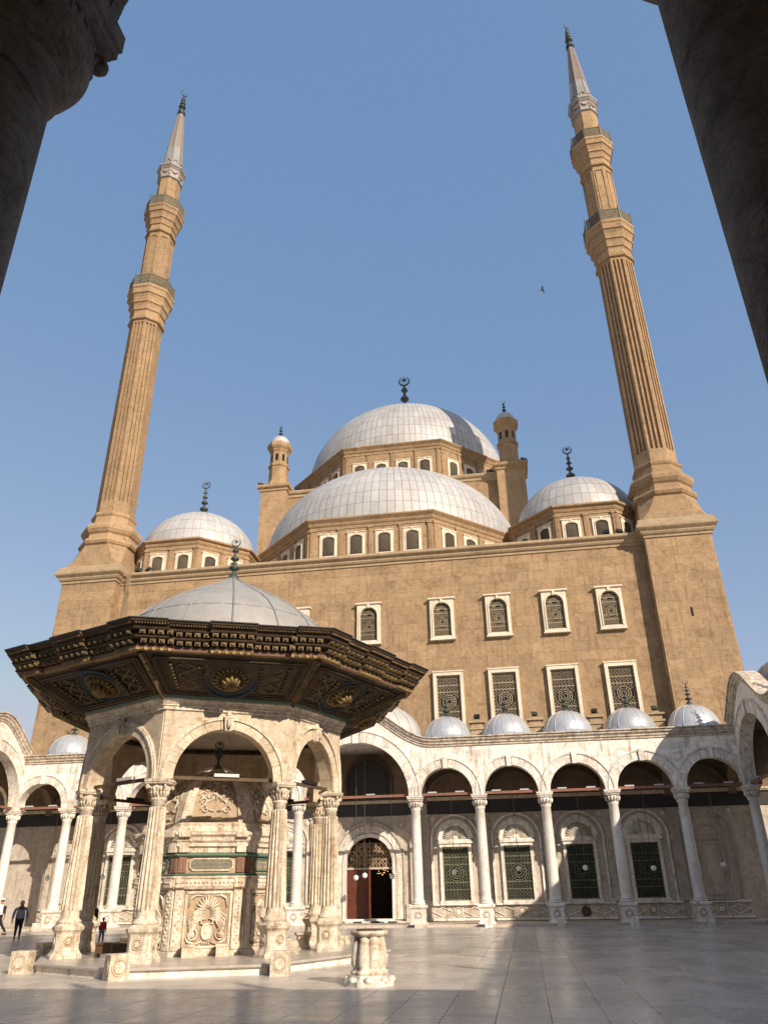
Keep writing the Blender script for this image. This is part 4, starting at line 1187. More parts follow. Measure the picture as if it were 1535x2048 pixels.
# arches between the columns
def side(k):
    a, b = Vector(V[k]), Vector(V[(k + 1) % 8]); L_ = (b - a).length; d = (b - a).normalized()
    ang = math.atan2(d.y, d.x); return a, b, L_, ang
ZT = 6.38
for k in range(8):
    a, b, L_, ang = side(k)
    mid = (a + b) / 2; M = Matrix.Translation((mid.x, mid.y, 0)) @ Matrix.Rotation(ang, 4, 'Z')
    r = L_ / 2 - .27; rz = 1.40 / r
    mb = MB(); h = L_ / 2 + .10
    arch_wall(mb, -h, h, r, ZK, lambda u: ZT, -.24, .24, rz, 20)
    w_ = ob('arch_wall', mb, SABIL_WALL, pav, M=M)
    n = 11
    for q in range(n):
        a0, a1 = PI * q / n + .004, PI * (q + 1) / n - .004
        mb = MB(); ring_wedge(mb, 0, ZK, r - .012, r + .24, a0, a1, -.285, -.2, rz, 3); ob('voussoir', mb, SABIL_WALL, w_)
    mb = MB(); ring_wedge(mb, 0, ZK, r + .24, r + .29, 0, PI, -.33, -.2, rz, 24); ring_wedge(mb, 0, ZK, r + .28, r + .34, 0, PI, -.30, -.2, rz, 24); ob('archivolt_moulding', mb, SABIL, w_)
    mb = MB(); mb.prism([(-.09, ZK + 1.33), (.09, ZK + 1.33), (.13, ZK + 1.68), (-.13, ZK + 1.68)], -.40, -.2); mb.box(-.15, .15, -.42, -.2, ZK + 1.68, ZK + 1.73)
    mb.tube([(0, -.41, ZK + 1.38), (0, -.45, ZK + 1.5), (0, -.42, ZK + 1.64)], [.05, .06, .05], 6); mb.sphere((0, -.30, ZK + 1.80), .07, 8, 5)
    ob('keystone', mb, SABIL, w_)
    # tie beam with lamp tube
    mb = MB(); mb.box(-L_ / 2 + .2, L_ / 2 - .2, -.04, .04, ZK + .02, ZK + .11); ob('tie_beam', mb, WOOD, pav, M=M)
    mb = MB(); mb.box(-.35, .35, -.09, .03, ZK + .115, ZK + .20); ob('lamp_tube', mb, TUBE if k in (0, 7) else IRON, pav, M=M @ Matrix.Translation((.1, 0, 0)))
# stone entablature
B = MB(); poly_rings(B, V, [(.25, ZT), (.30, ZT + .02), (.30, ZT + .10), (.34, ZT + .12), (.34, ZT + .16), (.42, ZT + .25), (.46, ZT + .27), (.46, ZT + .34), (.1, ZT + .36)], False, True); ent = ob('entablature', B, SABIL, pav)
B = MB()
for k in range(8):
    a, b, L_, ang = side(k); n = int(L_ / .11); P_ = offset_poly(V, .32); pa, pb = Vector(P_[k]), Vector(P_[(k + 1) % 8])
    for i in range(n):
        p = pa.lerp(pb, (i + .5) / n); rot_box(B, p.x, p.y, ang, .055, .09, ZT + .165, ZT + .22)
ob('dentils', B, SABIL, ent, kind='stuff')
# ceiling inside
B = MB(); poly_rings(B, V, [(-.1, ZT + .2), (-.1, ZT + .3)]); ob('ceiling', B, SABIL_WALL, pav)

# eave ------------------------------------------------
def oct2(R): return [(.975 * R * math.cos(-PI / 2 + k * PI / 4), .975 * R * math.sin(-PI / 2 + k * PI / 4)) for k in range(8)]
def ez(z): return 8.26 - (8.26 - z) * .76 if z < 8.3 else z
def plan(R, br=.11):
    out = []; P_ = oct2(R)
    P2 = offset_poly(P_, br)
    for k in range(8):
        a, b = Vector(P_[k]), Vector(P_[(k + 1) % 8]); a2, b2 = Vector(P2[k]), Vector(P2[(k + 1) % 8])
        n_ = Vector(((b - a).y, -(b - a).x)).normalized() * br
        out.append(tuple(a2))
        for t, o in ((.17, 1), (.17, 0), (.38, 0), (.38, 1), (.62, 1), (.62, 0), (.83, 0), (.83, 1)):
            p = a.lerp(b, t) + (n_ if o else Vector((0, 0))); out.append((p.x, p.y))
    return out
def prings(mb, prof, c0=False, c1=False, smooth=False):
    mb.loft([[(x, y, ez(z)) for x, y in plan(R, br)] for R, z, br in prof], True, c0, c1)
ev = MB()
prings(ev, [(6.30, 7.32, .11), (6.42, 7.30, .11), (6.50, 7.34, .11)]); lip = ob('eave_lip', ev, GOLD, pav)
ev = MB(); prings(ev, [(6.50, 7.34, .11), (6.54, 7.44, .11)]); ob('painted_fascia', ev, PINKP, pav)
ev = MB(); prings(ev, [(6.54, 7.44, .11), (6.58, 7.47, .11), (6.50, 7.48, .11), (6.52, 7.66, .11), (6.74, 7.68, .11), (6.78, 7.74, .11), (6.64, 7.755, .11), (6.66, 7.92, .11), (6.86, 7.94, .11), (6.90, 8.00, .11), (6.84, 8.01, .11), (6.90, 8.09, .11), (7.04, 8.16, .11), (7.08, 8.22, .10)])
frz = ob('eave_frieze', ev, WOOD, pav)
ev = MB(); prings(ev, [(7.08, 8.22, .10), (7.12, 8.235, .10), (7.12, 8.27, .10), (6.6, 8.33, .05), (5.2, 8.75, 0)]); ob('eave_roof', ev, IRON, pav)
# bands of gilded brackets: one bracket each
br1 = MB(); br1.box(-.075, .075, -.15, .06, -.06, .08); br1.sphere((0, -.155, .0), .055, 6, 4); br1.box(-.09, .09, -.16, .06, .08, .10); BR1 = br1.mesh('eave_bracket', GOLD_D)
rbx = MB(); cnt = 0
for (R, z) in ((6.52, 7.575), (6.66, 7.85)):
    P_ = oct2(R)
    for k in range(8):
        a, b = Vector(P_[k]), Vector(P_[(k + 1) % 8]); L_ = (b - a).length; ang = math.atan2((b - a).y, (b - a).x); n = 21
        nn = Vector(((b - a).y, -(b - a).x)).normalized()
        for i in range(n):
            t = (i + .5) / n; o = .11 if (t < .17 or t > .83 or .38 < t < .62) else 0.0
            p = a.lerp(b, t) + nn * o
            if k in (7, 0, 1, 6): ob('eave_bracket', BR1, None, frz, (p.x, p.y, ez(z)), ang, scale=(1, 1, .8))
            else: rot_box(rbx, p.x, p.y, ang, .15, .24, ez(z) - .05, ez(z) + .065)
ob('eave_brackets', rbx, GOLD_D, frz, kind='stuff')
rp_ = MB()
P_ = oct2(6.97)
for k in range(8):
    a, b = Vector(P_[k]), Vector(P_[(k + 1) % 8]); ang = math.atan2((b - a).y, (b - a).x); n = 70
    nn = Vector(((b - a).y, -(b - a).x)).normalized()
    for i in range(n):
        t = (i + .5) / n; o = .11 if (t < .17 or t > .83 or .38 < t < .62) else 0.0
        p = a.lerp(b, t) + nn * o; rot_box(rp_, p.x, p.y, ang + .5, .03, .09, ez(8.08), ez(8.13))
ob('rope_moulding', rp_, GOLD_D, frz, kind='stuff')
# lower carved gilt lip
for k in range(8):
    P_ = oct2(6.47); a, b = Vector(P_[k]), Vector(P_[(k + 1) % 8]); ang = math.atan2((b - a).y, (b - a).x); nn = Vector(((b - a).y, -(b - a).x)).normalized()
    for t0, t1 in ((.38, .62), (-.02, .17), (.83, 1.02)):
        mb = MB(); n = int((t1 - t0) * 50)
        for i in range(n):
            p = a.lerp(b, t0 + (t1 - t0) * (i + .5) / n) + nn * .13
            rot_box(mb, p.x, p.y, ang + .3 * (-1) ** i, .085, .06, ez(7.30 + .02 * (i % 2)), ez(7.40))
        ob('gilt_leaf_strip', mb, GOLD, lip, kind='stuff')
# soffit
IN = offset_poly(V, .42); OU = oct2(6.40)
def sp_(k, s, t, h=0.0):
    a, b = Vector((*IN[k], 6.74)), Vector((*IN[(k + 1) % 8], 6.74)); c, d = Vector((*OU[k], ez(7.33))), Vector((*OU[(k + 1) % 8], ez(7.33)))
    p = a.lerp(b, s).lerp(c.lerp(d, s), t); n = (b - a).cross(c - a).normalized()
    if n.z > 0: n = -n
    return p + n * h
soff = MB()
for k in range(8): soff.add([sp_(k, 0, 0), sp_(k, 1, 0), sp_(k, 1, 1), sp_(k, 0, 1)], [(0, 1, 2, 3)])
so = ob('soffit', soff, WOOD, pav)
def sbar(mb, k, pts, w, h):
    """flat moulding following points (s,t) on the soffit"""
    P3 = [sp_(k, s, t, h * .5) for s, t in pts]
    mb.tube(P3, w, 5, False)
for k in range(8):
    mb = MB()
    for q, (x0, x1, y0, y1) in enumerate(((.055, .945, .10, .90), (.085, .915, .15, .85))):
        c = [(x0 , y0), (x1, y0), (x1, y1), (x0, y1), (x0, y0)]
        for i in range(4): sbar(mb, k, [c[i], c[i + 1]], .05 - .018 * q, .04)
    ob('soffit_frame', mb, GREENP if False else WOOD, so)
    mb = MB(); ck = [(.07, .125), (.93, .125), (.93, .875), (.07, .875), (.07, .125)]
    for i in range(4):
        for j in range(26):
            t = (j + .5) / 26; s_ = ck[i][0] + (ck[i + 1][0] - ck[i][0]) * t; u_ = ck[i][1] + (ck[i + 1][1] - ck[i][1]) * t
            mb.sphere(sp_(k, s_, u_, .04), .026, 5, 3)
    ob('bead_row', mb, GOLD_D, so, kind='stuff')
    mb = MB(); c = sp_(k, .5, .5); 
    ex = (sp_(k, .6, .5) - sp_(k, .4, .5)).normalized(); nz_ = (sp_(k, .5, .5, 1) - c).normalized(); ey = nz_.cross(ex)
    T = Matrix((ex, ey, nz_)).transposed().to_4x4(); T.translation = c
    mm = MB(); mm.lathe([(.80, 0), (.80, .05), (.74, .06), (.73, .03), (.60, .03)], 32, M=T, caps=False); mm.lathe([(.60, .0), (.60, .05), (.57, .06), (.54, .03)], 32, M=T, caps=False)
    ob('medallion_rim', mm, BLUEP, so)
    mb.lathe([(.54, .01), (.52, .05), (.48, .02), (.26, .04), (.24, .10), (.10, .14), (.02, .16)], 28, M=T, caps=False)
    for j in range(20):
        a = 2 * PI * j / 20
        mb.tube([T @ Vector((.27 * math.cos(a), .27 * math.sin(a), .05)), T @ Vector((.38 * math.cos(a), .38 * math.sin(a), .10)), T @ Vector((.48 * math.cos(a), .48 * math.sin(a), .05))], [.02, .045, .03], 5)
    for j in range(9):
        a = 2 * PI * j / 9
        mb.tube([T @ Vector((.03, 0, .20)), T @ Vector((.16 * math.cos(a), .16 * math.sin(a), .26)), T @ Vector((.26 * math.cos(a + .2), .26 * math.sin(a + .2), .14))], [.04, .075, .03], 5)
    ob('medallion_rosette', mb, GOLD, so)
    for sx in (-1, 1):
        mb = MB()
        for vi in (-1, 1):
            pts = []
            for i in range(22):
                u = i / 21; ww = .5 + sx * (.275 + .055 * math.sin(u * 9) * vi); pts.append((ww, .22 + .56 * u))
            sbar(mb, k, pts, .028, .05)
        for i in range(16):
            u = (i + .5) / 16; ww = .5 + sx * (.275 + .085 * (1 if i % 2 else -1)); p = sp_(k, ww, .22 + .56 * u, .05)
            mb.sphere(p, .06, 6, 4)
        for xa in (-.13, .13):
            pts = [(.5 + sx * (.275 + xa * (.75 if xa > 0 else 1)), .2), (.5 + sx * (.275 + xa * (.75 if xa > 0 else 1)), .8)]; sbar(mb, k, pts, .02, .04)
        ob('scroll_panel', mb, GOLD_D, so)
    mb = MB(); w0 = .10
    a, c = sp_(k, 0, .0, .02), sp_(k, 0, 1.0, .02); mb.tube([a, c], .10, 6, False)
    for j in range(24): mb.sphere(a.lerp(c, (j + .5) / 24) - Vector((0, 0, .09)), .055, 5, 4)
    ob('soffit_rib', mb, GOLD_D, so)
    mb = MB(); sbar(mb, k, [(.0, .03), (1, .03)], .07, .02); ob('green_border', mb, GREENP, so)
# roof dome of the pavilion
B = MB(); prof = [(3.95, 8.6), (3.86, 9.0), (3.70, 9.4), (3.38, 9.9), (2.90, 10.38), (2.26, 10.82), (1.56, 11.22), (.94, 11.56), (.50, 11.82), (.2, 12.03), (.02, 12.14)]
B.lathe(prof, 32, rot=PI / 32); kd = ob('dome', B, LEAD_F, pav)
for k in range(16):
    mb = MB(); a = 2 * PI * k / 16; mb.tube([((r + .01) * math.cos(a), (r + .01) * math.sin(a), z) for r, z in prof[1:-1]], .026, 4); ob('dome_seam', mb, SEAM, kd)
for zi in (3, 5, 7):
    mb = MB(); r, z = prof[zi]; mb.tube([((r + .0) * math.cos(2 * PI * i / 48), (r + .0) * math.sin(2 * PI * i / 48), z) for i in range(48)], .016, 4, closed=True); ob('dome_seam', mb, SEAM, kd)
ob('finial', finial_mb(1.75, .18, True, 3), BRONZE, kd, (0, 0, 12.0), .1)
# hanging brass lantern-like finial beneath the ceiling
ob('hanging_finial', finial_mb(1.5, .16, True, 2), BRONZE, pav, (.0, 0, 4.85), .3)

# ------------------------------------------------------------------ the marble tank inside
tank = thing('ablution_tank', 'carved domed alabaster water tank with a green and red painted band inside the pavilion', 'fountain', (KX, KY, .2), math.radians(22.5))
A_, Hh = 1.98, .94
TP = [(Hh, -A_), (A_, -Hh), (A_, Hh), (Hh, A_), (-Hh, A_), (-A_, Hh), (-A_, -Hh), (-Hh, -A_)]
def tring(mb, prof, c0=False, c1=True): poly_rings(mb, TP, prof, c0, c1)
B = MB(); tring(B, [(.10, 0), (.10, .12), (.02, .16), (.0, .2), (0, 1.72), (.03, 1.74), (.03, 1.80)]); ob('tank_wall', B, SABIL, tank)
B = MB(); tring(B, [(0, 1.64), (.10, 1.66), (.14, 1.74), (.14, 1.90), (.18, 1.94), (.18, 1.98), (.02, 2.0)]); ob('lower_cornice', B, SABIL, tank)
B = MB(); tring(B, [(.02, 1.99), (.08, 2.0), (.10, 2.025), (.08, 2.05), (0, 2.06)]); ob('green_band', B, GREENP, tank)
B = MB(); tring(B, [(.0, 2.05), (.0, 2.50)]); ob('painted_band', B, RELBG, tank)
B = MB(); tring(B, [(.02, 2.48), (.10, 2.50), (.12, 2.53), (.09, 2.57), (0, 2.58)]); ob('green_band', B, GREENP, tank)
B = MB(); tring(B, [(0, 2.57), (.04, 2.6), (.06, 2.72), (.14, 2.76), (.14, 2.84), (.2, 2.90), (.22, 3.0), (.30, 3.06), (.30, 3.12), (.12, 3.16), (.06, 3.3), (.08, 3.36), (0, 3.4), (-.1, 3.42)]); ob('upper_cornice', B, SABIL, tank)
faces = []
for k in range(8):
    a, b = Vector(TP[k - 1]), Vector(TP[k]); mid = (a + b) / 2; d = (b - a); L_ = d.length; ang = math.atan2(d.y, d.x)
    faces.append((mid, L_, ang))
    M = Matrix.Translation((mid.x, mid.y, 0)) @ Matrix.Rotation(ang, 4, 'Z'); big = L_ > 1.8
    for sx in (-1, 1):
        mb = MB(); x0 = sx * (L_ / 2 - .13)
        mb.box(x0 - .12, x0 + .12, -.07, .05, .16, 1.66)
        for j in range(14): mb.sphere((x0 + .035 * (-1) ** j, -.07, .32 + j * .092), .034, 6, 4)
        mb.box(x0 - .13, x0 + .13, -.20, .05, 1.70, 1.92)
        for j in range(3): mb.sphere((x0 - .08 + j * .08, -.20, 1.82), .035, 6, 4)
        ob('pilaster', mb, SABIL, tank, M=M)
        mb = MB(); mb.box(x0 - .11, x0 + .11, -.06, .05, 2.08, 2.48); 
        for j in (-1, 1): mb.box(x0 + j * .05 - .03, x0 + j * .05 + .03, -.075, -.055, 2.14, 2.42)
        ob('painted_pilaster', mb, REDP, tank, M=M)
        mb = MB(); mb.box(x0 - .13, x0 + .13, -.16, .05, 2.60, 2.88); mb.box(x0 - .17, x0 + .17, -.34, .05, 3.0, 3.15); ob('cornice_block', mb, SABIL, tank, M=M)
    mb = MB(); n = int((L_ - .5) / .11)
    for j in range(n):
        x = -(L_ - .5) / 2 + (j + .5) * (L_ - .5) / n
        mb.sphere((x, -.15, 1.83), .04, 6, 4); mb.box(x - .03, x + .03, -.21, -.13, 2.90, 2.97)
    ob('egg_moulding', mb, SABIL, tank, M=M, kind='stuff')
    # inscription cartouche
    w = L_ / 2 - .34; w = max(w, .16)
    mb = MB(); pts = [(-w + .1, 2.13), (w - .1, 2.13), (w, 2.20), (w, 2.36), (w - .1, 2.43), (-w + .1, 2.43), (-w, 2.36), (-w, 2.20)]
    mb.prism(pts, -.03, .04); ct = ob('inscription_slab', mb, SLATEP, tank, M=M)
    mb = MB(); mb.tube([(x, -.035, z) for x, z in pts], .025, 5, False, closed=True); ob('cartouche_rim', mb, GREENP if not big else SABIL, ct)
    mb = MB()
    for j in range(2):
        x = -w + .08; zz = 2.20 + .11 * j
        while x < w - .12:
            l = rnd.uniform(.03, .08); 
            pts2 = [(x, -.036, zz + rnd.uniform(0, .06)), (x + l * .5, -.036, zz + rnd.uniform(-.01, .02)), (x + l, -.036, zz + rnd.uniform(0, .07))]
            mb.tube(pts2, .006, 3, False); x += l + .008
    ob('inscription', mb, SABIL, ct, kind='stuff')
    # carved relief panel
    wp = L_ / 2 - .30
    mb = MB()
    for xa, xb, za, zb in ((-wp, -wp + .05, .24, 1.58), (wp - .05, wp, .24, 1.58), (-wp, wp, 1.54, 1.60), (-wp, wp, .20, .26)): mb.box(xa, xb, -.045, .05, za, zb)
    ob('panel_frame', mb, SABIL, tank, M=M)
    mb = MB(); mb.box(-wp + .04, wp - .04, -.008, .04, .25, 1.55); ob('panel_ground', mb, RELBG, tank, M=M)  # backing coloured darker so the recesses read as shaded
    mb = MB(); sc_ = min(1.0, wp / .66)
    for j in range(11):      # shell fan
        a = PI * (j + .5) / 11; r = .34 * sc_
        mb.tube([(.06 * math.cos(a), -.02, 1.12 + .05 * math.sin(a)), (r * .6 * math.cos(a), -.06, 1.12 + r * .7 * math.sin(a)), (r * math.cos(a), -.03, 1.12 + r * 1.15 * math.sin(a))], [.015, .032, .028], 5)
    for sx in (-1, 1):
        for j in range(6):   # drooping fronds
            q = j / 5
            mb.tube([(sx * .08 * sc_, -.03, 1.08 - .03 * j), (sx * (.30 - .05 * q) * sc_, -.07, 1.12 - .05 * j), (sx * (.50 - .06 * q) * sc_, -.06, .98 - .09 * j), (sx * (.56 - .08 * q) * sc_, -.02, .82 - .08 * j)], [.015, .035, .03, .01], 5)
        sp3 = []
        for j in range(18):
            a = j * .5; r = (.05 + .0075 * j) * sc_
            sp3.append((sx * (.40 * sc_ - r * math.cos(a)), -.05, .52 + r * math.sin(a)))
        mb.tube(sp3, .024, 5)
        mb.tube([(sx * .12 * sc_, -.03, .36), (sx * .3 * sc_, -.06, .30), (sx * .5 * sc_, -.05, .36), (sx * .58 * sc_, -.03, .48)], [.02, .04, .04, .015], 5)
        relief_disc(mb, Vector((sx * .40 * sc_, -.01, .54)), .085 * sc_, Matrix.Identity(4), .06, 12)
        mb.tube([(sx * .05, -.05, .92), (sx * .16 * sc_, -.08, .90), (sx * .17 * sc_, -.07, .80), (sx * .08 * sc_, -.06, .78)], .024, 5)
        mb.tube([(sx * .54 * sc_, -.03, 1.2), (sx * .5 * sc_, -.05, 1.42), (sx * .35 * sc_, -.04, 1.5), (sx * .15 * sc_, -.02, 1.48)], [.02, .035, .035, .01], 5)
    T2 = Matrix.Translation((0, -.0, .60)) @ Matrix.Rotation(PI / 2, 4, 'X') @ Matrix.Diagonal((1, 1.45, 1, 1))
    mb.lathe([(.155 * sc_, 0), (.155 * sc_, .06), (.12 * sc_, .06), (.11 * sc_, .04), (.05 * sc_, .09), (.01, .10)], 16, M=T2)
    for j in range(5): mb.tube([(-.09 + .045 * j, -.03, .36), (-.09 + .045 * j, -.06, .31), (-.1 + .05 * j, -.03, .27)], .016, 4)
    ob('carved_relief', mb, SABIL, tank, M=M)
    if big or True:
        for sx in (-1, 1):
            mb = MB(); mb.box(-.16, .16, -.30, .1, 0, .28); mb.box(-.18, .18, -.32, .1, .26, .31)
            if big: ob('foot_rest', mb, SABIL, tank, M=M @ Matrix.Translation((sx * .45, -.28, 0)))
# dome of the tank: ribbed octagonal cloister with relief panels
def tdome(k, s, t, h=0.0):
    """point on dome face k (k-1 -> k), s 0..1 along, t 0..1 up"""
    a, b = Vector(TP[k - 1]), Vector(TP[k]); ph = t * PI / 2 * .96; q = math.cos(ph) * .94
    p = (a.lerp(b, s)) * q; z = 3.38 + 1.62 * math.sin(ph)
    n = ((a + b) / 2).normalized() * math.cos(ph); return Vector((p.x + n.x * h, p.y + n.y * h, z + math.sin(ph) * h))
B = MB()
for k in range(8):
    vs = [tdome(k, s, t / 12) for t in range(13) for s in (0, 1)]
    B.add(vs, [(2 * i, 2 * i + 1, 2 * i + 3, 2 * i + 2) for i in range(12)])
tdm = ob('tank_dome', B, RELBG, tank)  # faces between the ribs toned darker, recess shade in the colour
for k in range(8):
    big = faces[k][1] > 1.8
    mb = MB(); 
    rings = []
    for t in range(13):
        tt = t / 12; rings.append([tdome(k, 1.0, tt, .10) + Vector((0, 0, 0)), tdome(k, .88 if big else .78, tt, .07), tdome(k, .88 if big else .78, tt, -.02), tdome((k + 1) % 8, .12 if not big else .22, tt, -.02), tdome((k + 1) % 8, .12 if not big else .22, tt, .07)])
    mb.loft(rings, True, True, True); ob('dome_rib', mb, SABIL, tdm)
    mb = MB()
    def R_(s, t): return tdome(k, s, t, .03)
    for sx in (-1, 1):
        for j in range(5):
            t0 = .16 + j * .09; pts = []
            for i in range(12):
                a = i * .55; r = .11 * (1 - i * .06); pts.append(R_(.5 + sx * (.10 + .045 * j % .1 + .10 * (1 - t0) + r * math.cos(a) * .7), t0 + r * .55 * math.sin(a)))
            mb.tube(pts, .028, 5)
        mb.tube([R_(.5 + sx * .03, .14), R_(.5 + sx * .16, .17), R_(.5 + sx * .20, .25), R_(.5 + sx * .08, .28)], [.03, .045, .045, .03], 5)
    for j in range(22):
        mb.sphere(R_(.5 + rnd.uniform(-.17, .17), .28 + .34 * rnd.random()), rnd.uniform(.035, .06), 6, 4)
    mb.tube([R_(.5, .28), R_(.5, .5), R_(.5, .66)], [.03, .04, .02], 5)
    mb.tube([R_(.5 - .11, .06), R_(.5 + .11, .06)], .04, 4, False)
    ob('vase_relief', mb, SABIL, tdm)
B = MB(); B.lathe([(.30, 4.90), (.34, 5.0), (.26, 5.1), (.12, 5.2)], 16); ob('dome_cap', B, SABIL, tdm)


# ================================================================== THINGS IN THE COURTYARD
def corner_block(x, y, a, s_, h, label, group='square marker blocks with carved rings', mat=None):
    mb = MB(); w = s_ / 2
    mb.loft([[(p, q, z) for p, q in rect(-v, v, -v, v)] for v, z in ((w * 1.02, 0), (w, .02), (w, h - .02), (w * .96, h))], True, True, True)
    b = ob('ringed_block', mb, mat or SABIL); b.location = (x, y, 0); b.rotation_euler = (0, 0, a)
    tag(b, label, 'stone block', group)
    for k in range(4):
        m2 = MB(); X_ = Matrix.Rotation(k * PI / 2, 4, 'Z') @ Matrix.Translation((0, -w, h * .5)) @ Matrix.Rotation(PI / 2, 4, 'X'); r = w * .80
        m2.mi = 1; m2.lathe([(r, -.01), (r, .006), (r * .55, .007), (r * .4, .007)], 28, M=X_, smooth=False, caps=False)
        m2.mi = 0; m2.lathe([(r * .93, 0), (r * .93, .016), (r * .80, .016), (r * .80, 0)], 28, M=X_, smooth=False, caps=False); m2.lathe([(r * .68, 0), (r * .66, .018), (.01, .02)], 28, M=X_, smooth=False, caps=False)
        ob('carved_ring', m2, [mat or SABIL, GROOVE], b)
    return b
corner_block(-9.33, 18.72, math.radians(42), .46, .52, 'square ringed block at the front corner of the pavilion platform, left of its middle')
corner_block(-5.82, 19.85, math.radians(12), .44, .50, 'square ringed block by the pavilion platform, below the right front column')
corner_block(-12.72, 20.36, math.radians(8), .44, .50, 'square ringed block nearest the left edge of the picture')
corner_block(-14.35, 24.05, math.radians(-30), .44, .50, 'grey shaded ringed block just behind the leftmost one', mat=MARBLE_LOW)
corner_block(-6.10, 27.9, math.radians(2), .42, .46, 'square ringed block behind the right-hand pavilion columns')
SIDES = ['left of the portal', 'right of the portal']
bl = MB(); bl.box(-.20, .20, -.2, .2, 0, .44); BLM = bl.mesh('small_block', MARBLE)
for i, u in enumerate(eb[1:-1]):
    o = bpy.data.objects.new('marker_block', BLM); COL.objects.link(o); o.location = (XC + u + (.12 if u > 0 else -.12), 46.35, 0)
    n_ = abs(i - 4.5) + .5; word = ['first', 'second', 'third', 'fourth', 'fifth'][int(n_) - 1]
    tag(o, 'small white block before the %s arcade pedestal %s' % (word, SIDES[0] if i < 5 else SIDES[1]), 'stone block', 'small blocks along the arcade step')
    m2 = MB(); T = Matrix.Translation((0, -.2, .22)) @ Matrix.Rotation(PI / 2, 4, 'X'); m2.lathe([(.14, -.01), (.14, .015), (.10, .015), (.09, .003), (.01, .02)], 14, M=T, smooth=False, caps=False); ob('carved_ring', m2, MARBLE, o)

# stools and odd stones round the tank
def slab_bench(x, y, a, w, d, h, label, mat):
    mb = MB(); mb.box(-w / 2, w / 2, -d / 2, d / 2, h - .05, h); mb.box(-w / 2 + .01, -w / 2 + .05, -d / 2 + .01, d / 2 - .01, 0, h - .05); mb.box(w / 2 - .05, w / 2 - .01, -d / 2 + .01, d / 2 - .01, 0, h - .05); mb.box(-w / 2 + .05, w / 2 - .05, -d / 2 + .04, -d / 2 + .07, .10, h - .05)
    o = ob('low_seat', mb, mat); o.location = (x, y, .22); o.rotation_euler = (0, 0, a); tag(o, label, 'seat', 'low seats at the water tank'); return o
slab_bench(-11.45, 22.15, .1, .46, .32, .36, 'dark low wooden seat with a pale top, left of the tank, away from the column', BROWNW)
slab_bench(-10.75, 21.85, .1, .56, .34, .36, 'dark low wooden seat close behind the front left column', BROWNW)
slab_bench(-11.25, 23.0, .5, .40, .3, .42, 'small dark seat farthest back beside the tank', BROWNW)
mb = MB(); mb.loft([[(x * w, y * w, z) for x, y in ((-.2, -.16), (.2, -.18), (.22, .16), (-.18, .18))] for w, z in ((1, 0), (1.02, .2), (.8, .33))], True, True, True)
o = ob('loose_stone', mb, SABIL); o.location = (-6.55, 23.2, .22); tag(o, 'rough yellow foot stone on the platform right of the front right column', 'stone')
mb = MB(); mb.lathe([(.26, 0), (.24, .05), (.20, .12), (.20, .34), (.27, .38), (.27, .44)], 6, smooth=False)
o = ob('stone_seat', mb, SABIL); o.location = (-6.75, 25.3, .22); tag(o, 'six-sided honey stone seat between the right-hand pavilion columns', 'seat')

# ------------------------------------------------------------------ well head
well = thing('well_head', 'stained lobed marble well head standing alone on the paving right of the pavilion', 'well head', (-3.33, 17.85, 0), .12); well.scale = (.90, .90, .88)
def lobed(R, n, d, z, ph=0):
    out = []
    for i in range(n * 8):
        a = 2 * PI * i / (n * 8); t = abs(math.sin(n * (a + ph) / 2)) ** .7
        out.append(((R - d + d * t) * math.cos(a), (R - d + d * t) * math.sin(a), z))
    return out
B = MB(); B.loft([[(x, y, z) for x, y in ngon(w, 8, PI / 8)] for w, z in ((.60, 0), (.60, .09), (.56, .11), (.50, .15), (.48, .20), (.44, .22))], True, True, True)
for k in range(8):
    a = k * PI / 4; B.sphere((.50 * math.cos(a), .50 * math.sin(a), .12), .10, 8, 5, .08)
ob('base', B, MARBLE, well)
WELLM = stone('rain stained marble', (.80, .74, .62), (.70, .60, .45), (.30, .17, .07), .9, 3.2, .6, .4, .2, .1, .85, .35, .3, .47, .66)
B = MB(); B.loft([lobed(.43, 8, .04, .21), lobed(.44, 8, .04, .25), lobed(.44, 8, .04, .29), lobed(.38, 8, .05, .31), lobed(.39, 8, .07, .36), lobed(.435, 8, .10, .44), lobed(.43, 8, .11, .58), lobed(.40, 8, .10, .78), lobed(.37, 8, .09, .95), lobed(.365, 8, .08, 1.02)], True, True, False, True)
ob('body', B, WELLM, well)
B = MB(); B.loft([lobed(r, 8, .02, z) for r, z in ((.37, .99), (.42, 1.02), (.44, 1.05), (.44, 1.09), (.41, 1.11), (.29, 1.11), (.27, 1.05), (.27, .9))], True, False, True, True); ob('rim', B, WELLM, well)
B = MB(); B.lathe([(.30, 1.10), (.31, 1.13), (.28, 1.14), (.02, 1.145)], 16); ob('dark_cover', B, RUST, well)

# ------------------------------------------------------------------ hanging globe lamps
GL = MB(); GL.sphere((0, 0, 0), .155, 20, 14); GLM = GL.mesh('globe', GLOBE)
def globe(x, y, z, ztop, label):
    t = thing('globe_lamp', label, 'lamp', (x, y, z), 0, 'white globe lamps hanging in the arcade')
    ob('globe', GLM, None, t)
    mb = MB(); mb.lathe([(.05, .13), (.06, .15), (.04, .2), (.015, .22)], 10); ob('lamp_cap', mb, IRON, t)
    mb = MB(); mb.tube([(0, 0, .2), (.0, 0, ztop - z)], .014, 4); ob('cord', mb, CORD, t)
ords = ['first', 'second', 'third', 'fourth', 'fifth']
for i, c in enumerate([(eb[k] + eb[k + 1]) / 2 for k in range(6, 11)]):
    globe(XC + c + .05, 49.5, [2.79, 2.9, 2.86, 2.77, 2.88][i], 9.66, 'white globe lamp hanging in the %s small arch right of the portal' % ords[i])
for i, c in enumerate([(eb[k] + eb[k + 1]) / 2 for k in range(4, -1, -1)]):
    globe(XC + c, 49.5, 2.85, 9.66, 'white globe lamp hanging in the %s small arch left of the portal' % ords[i])
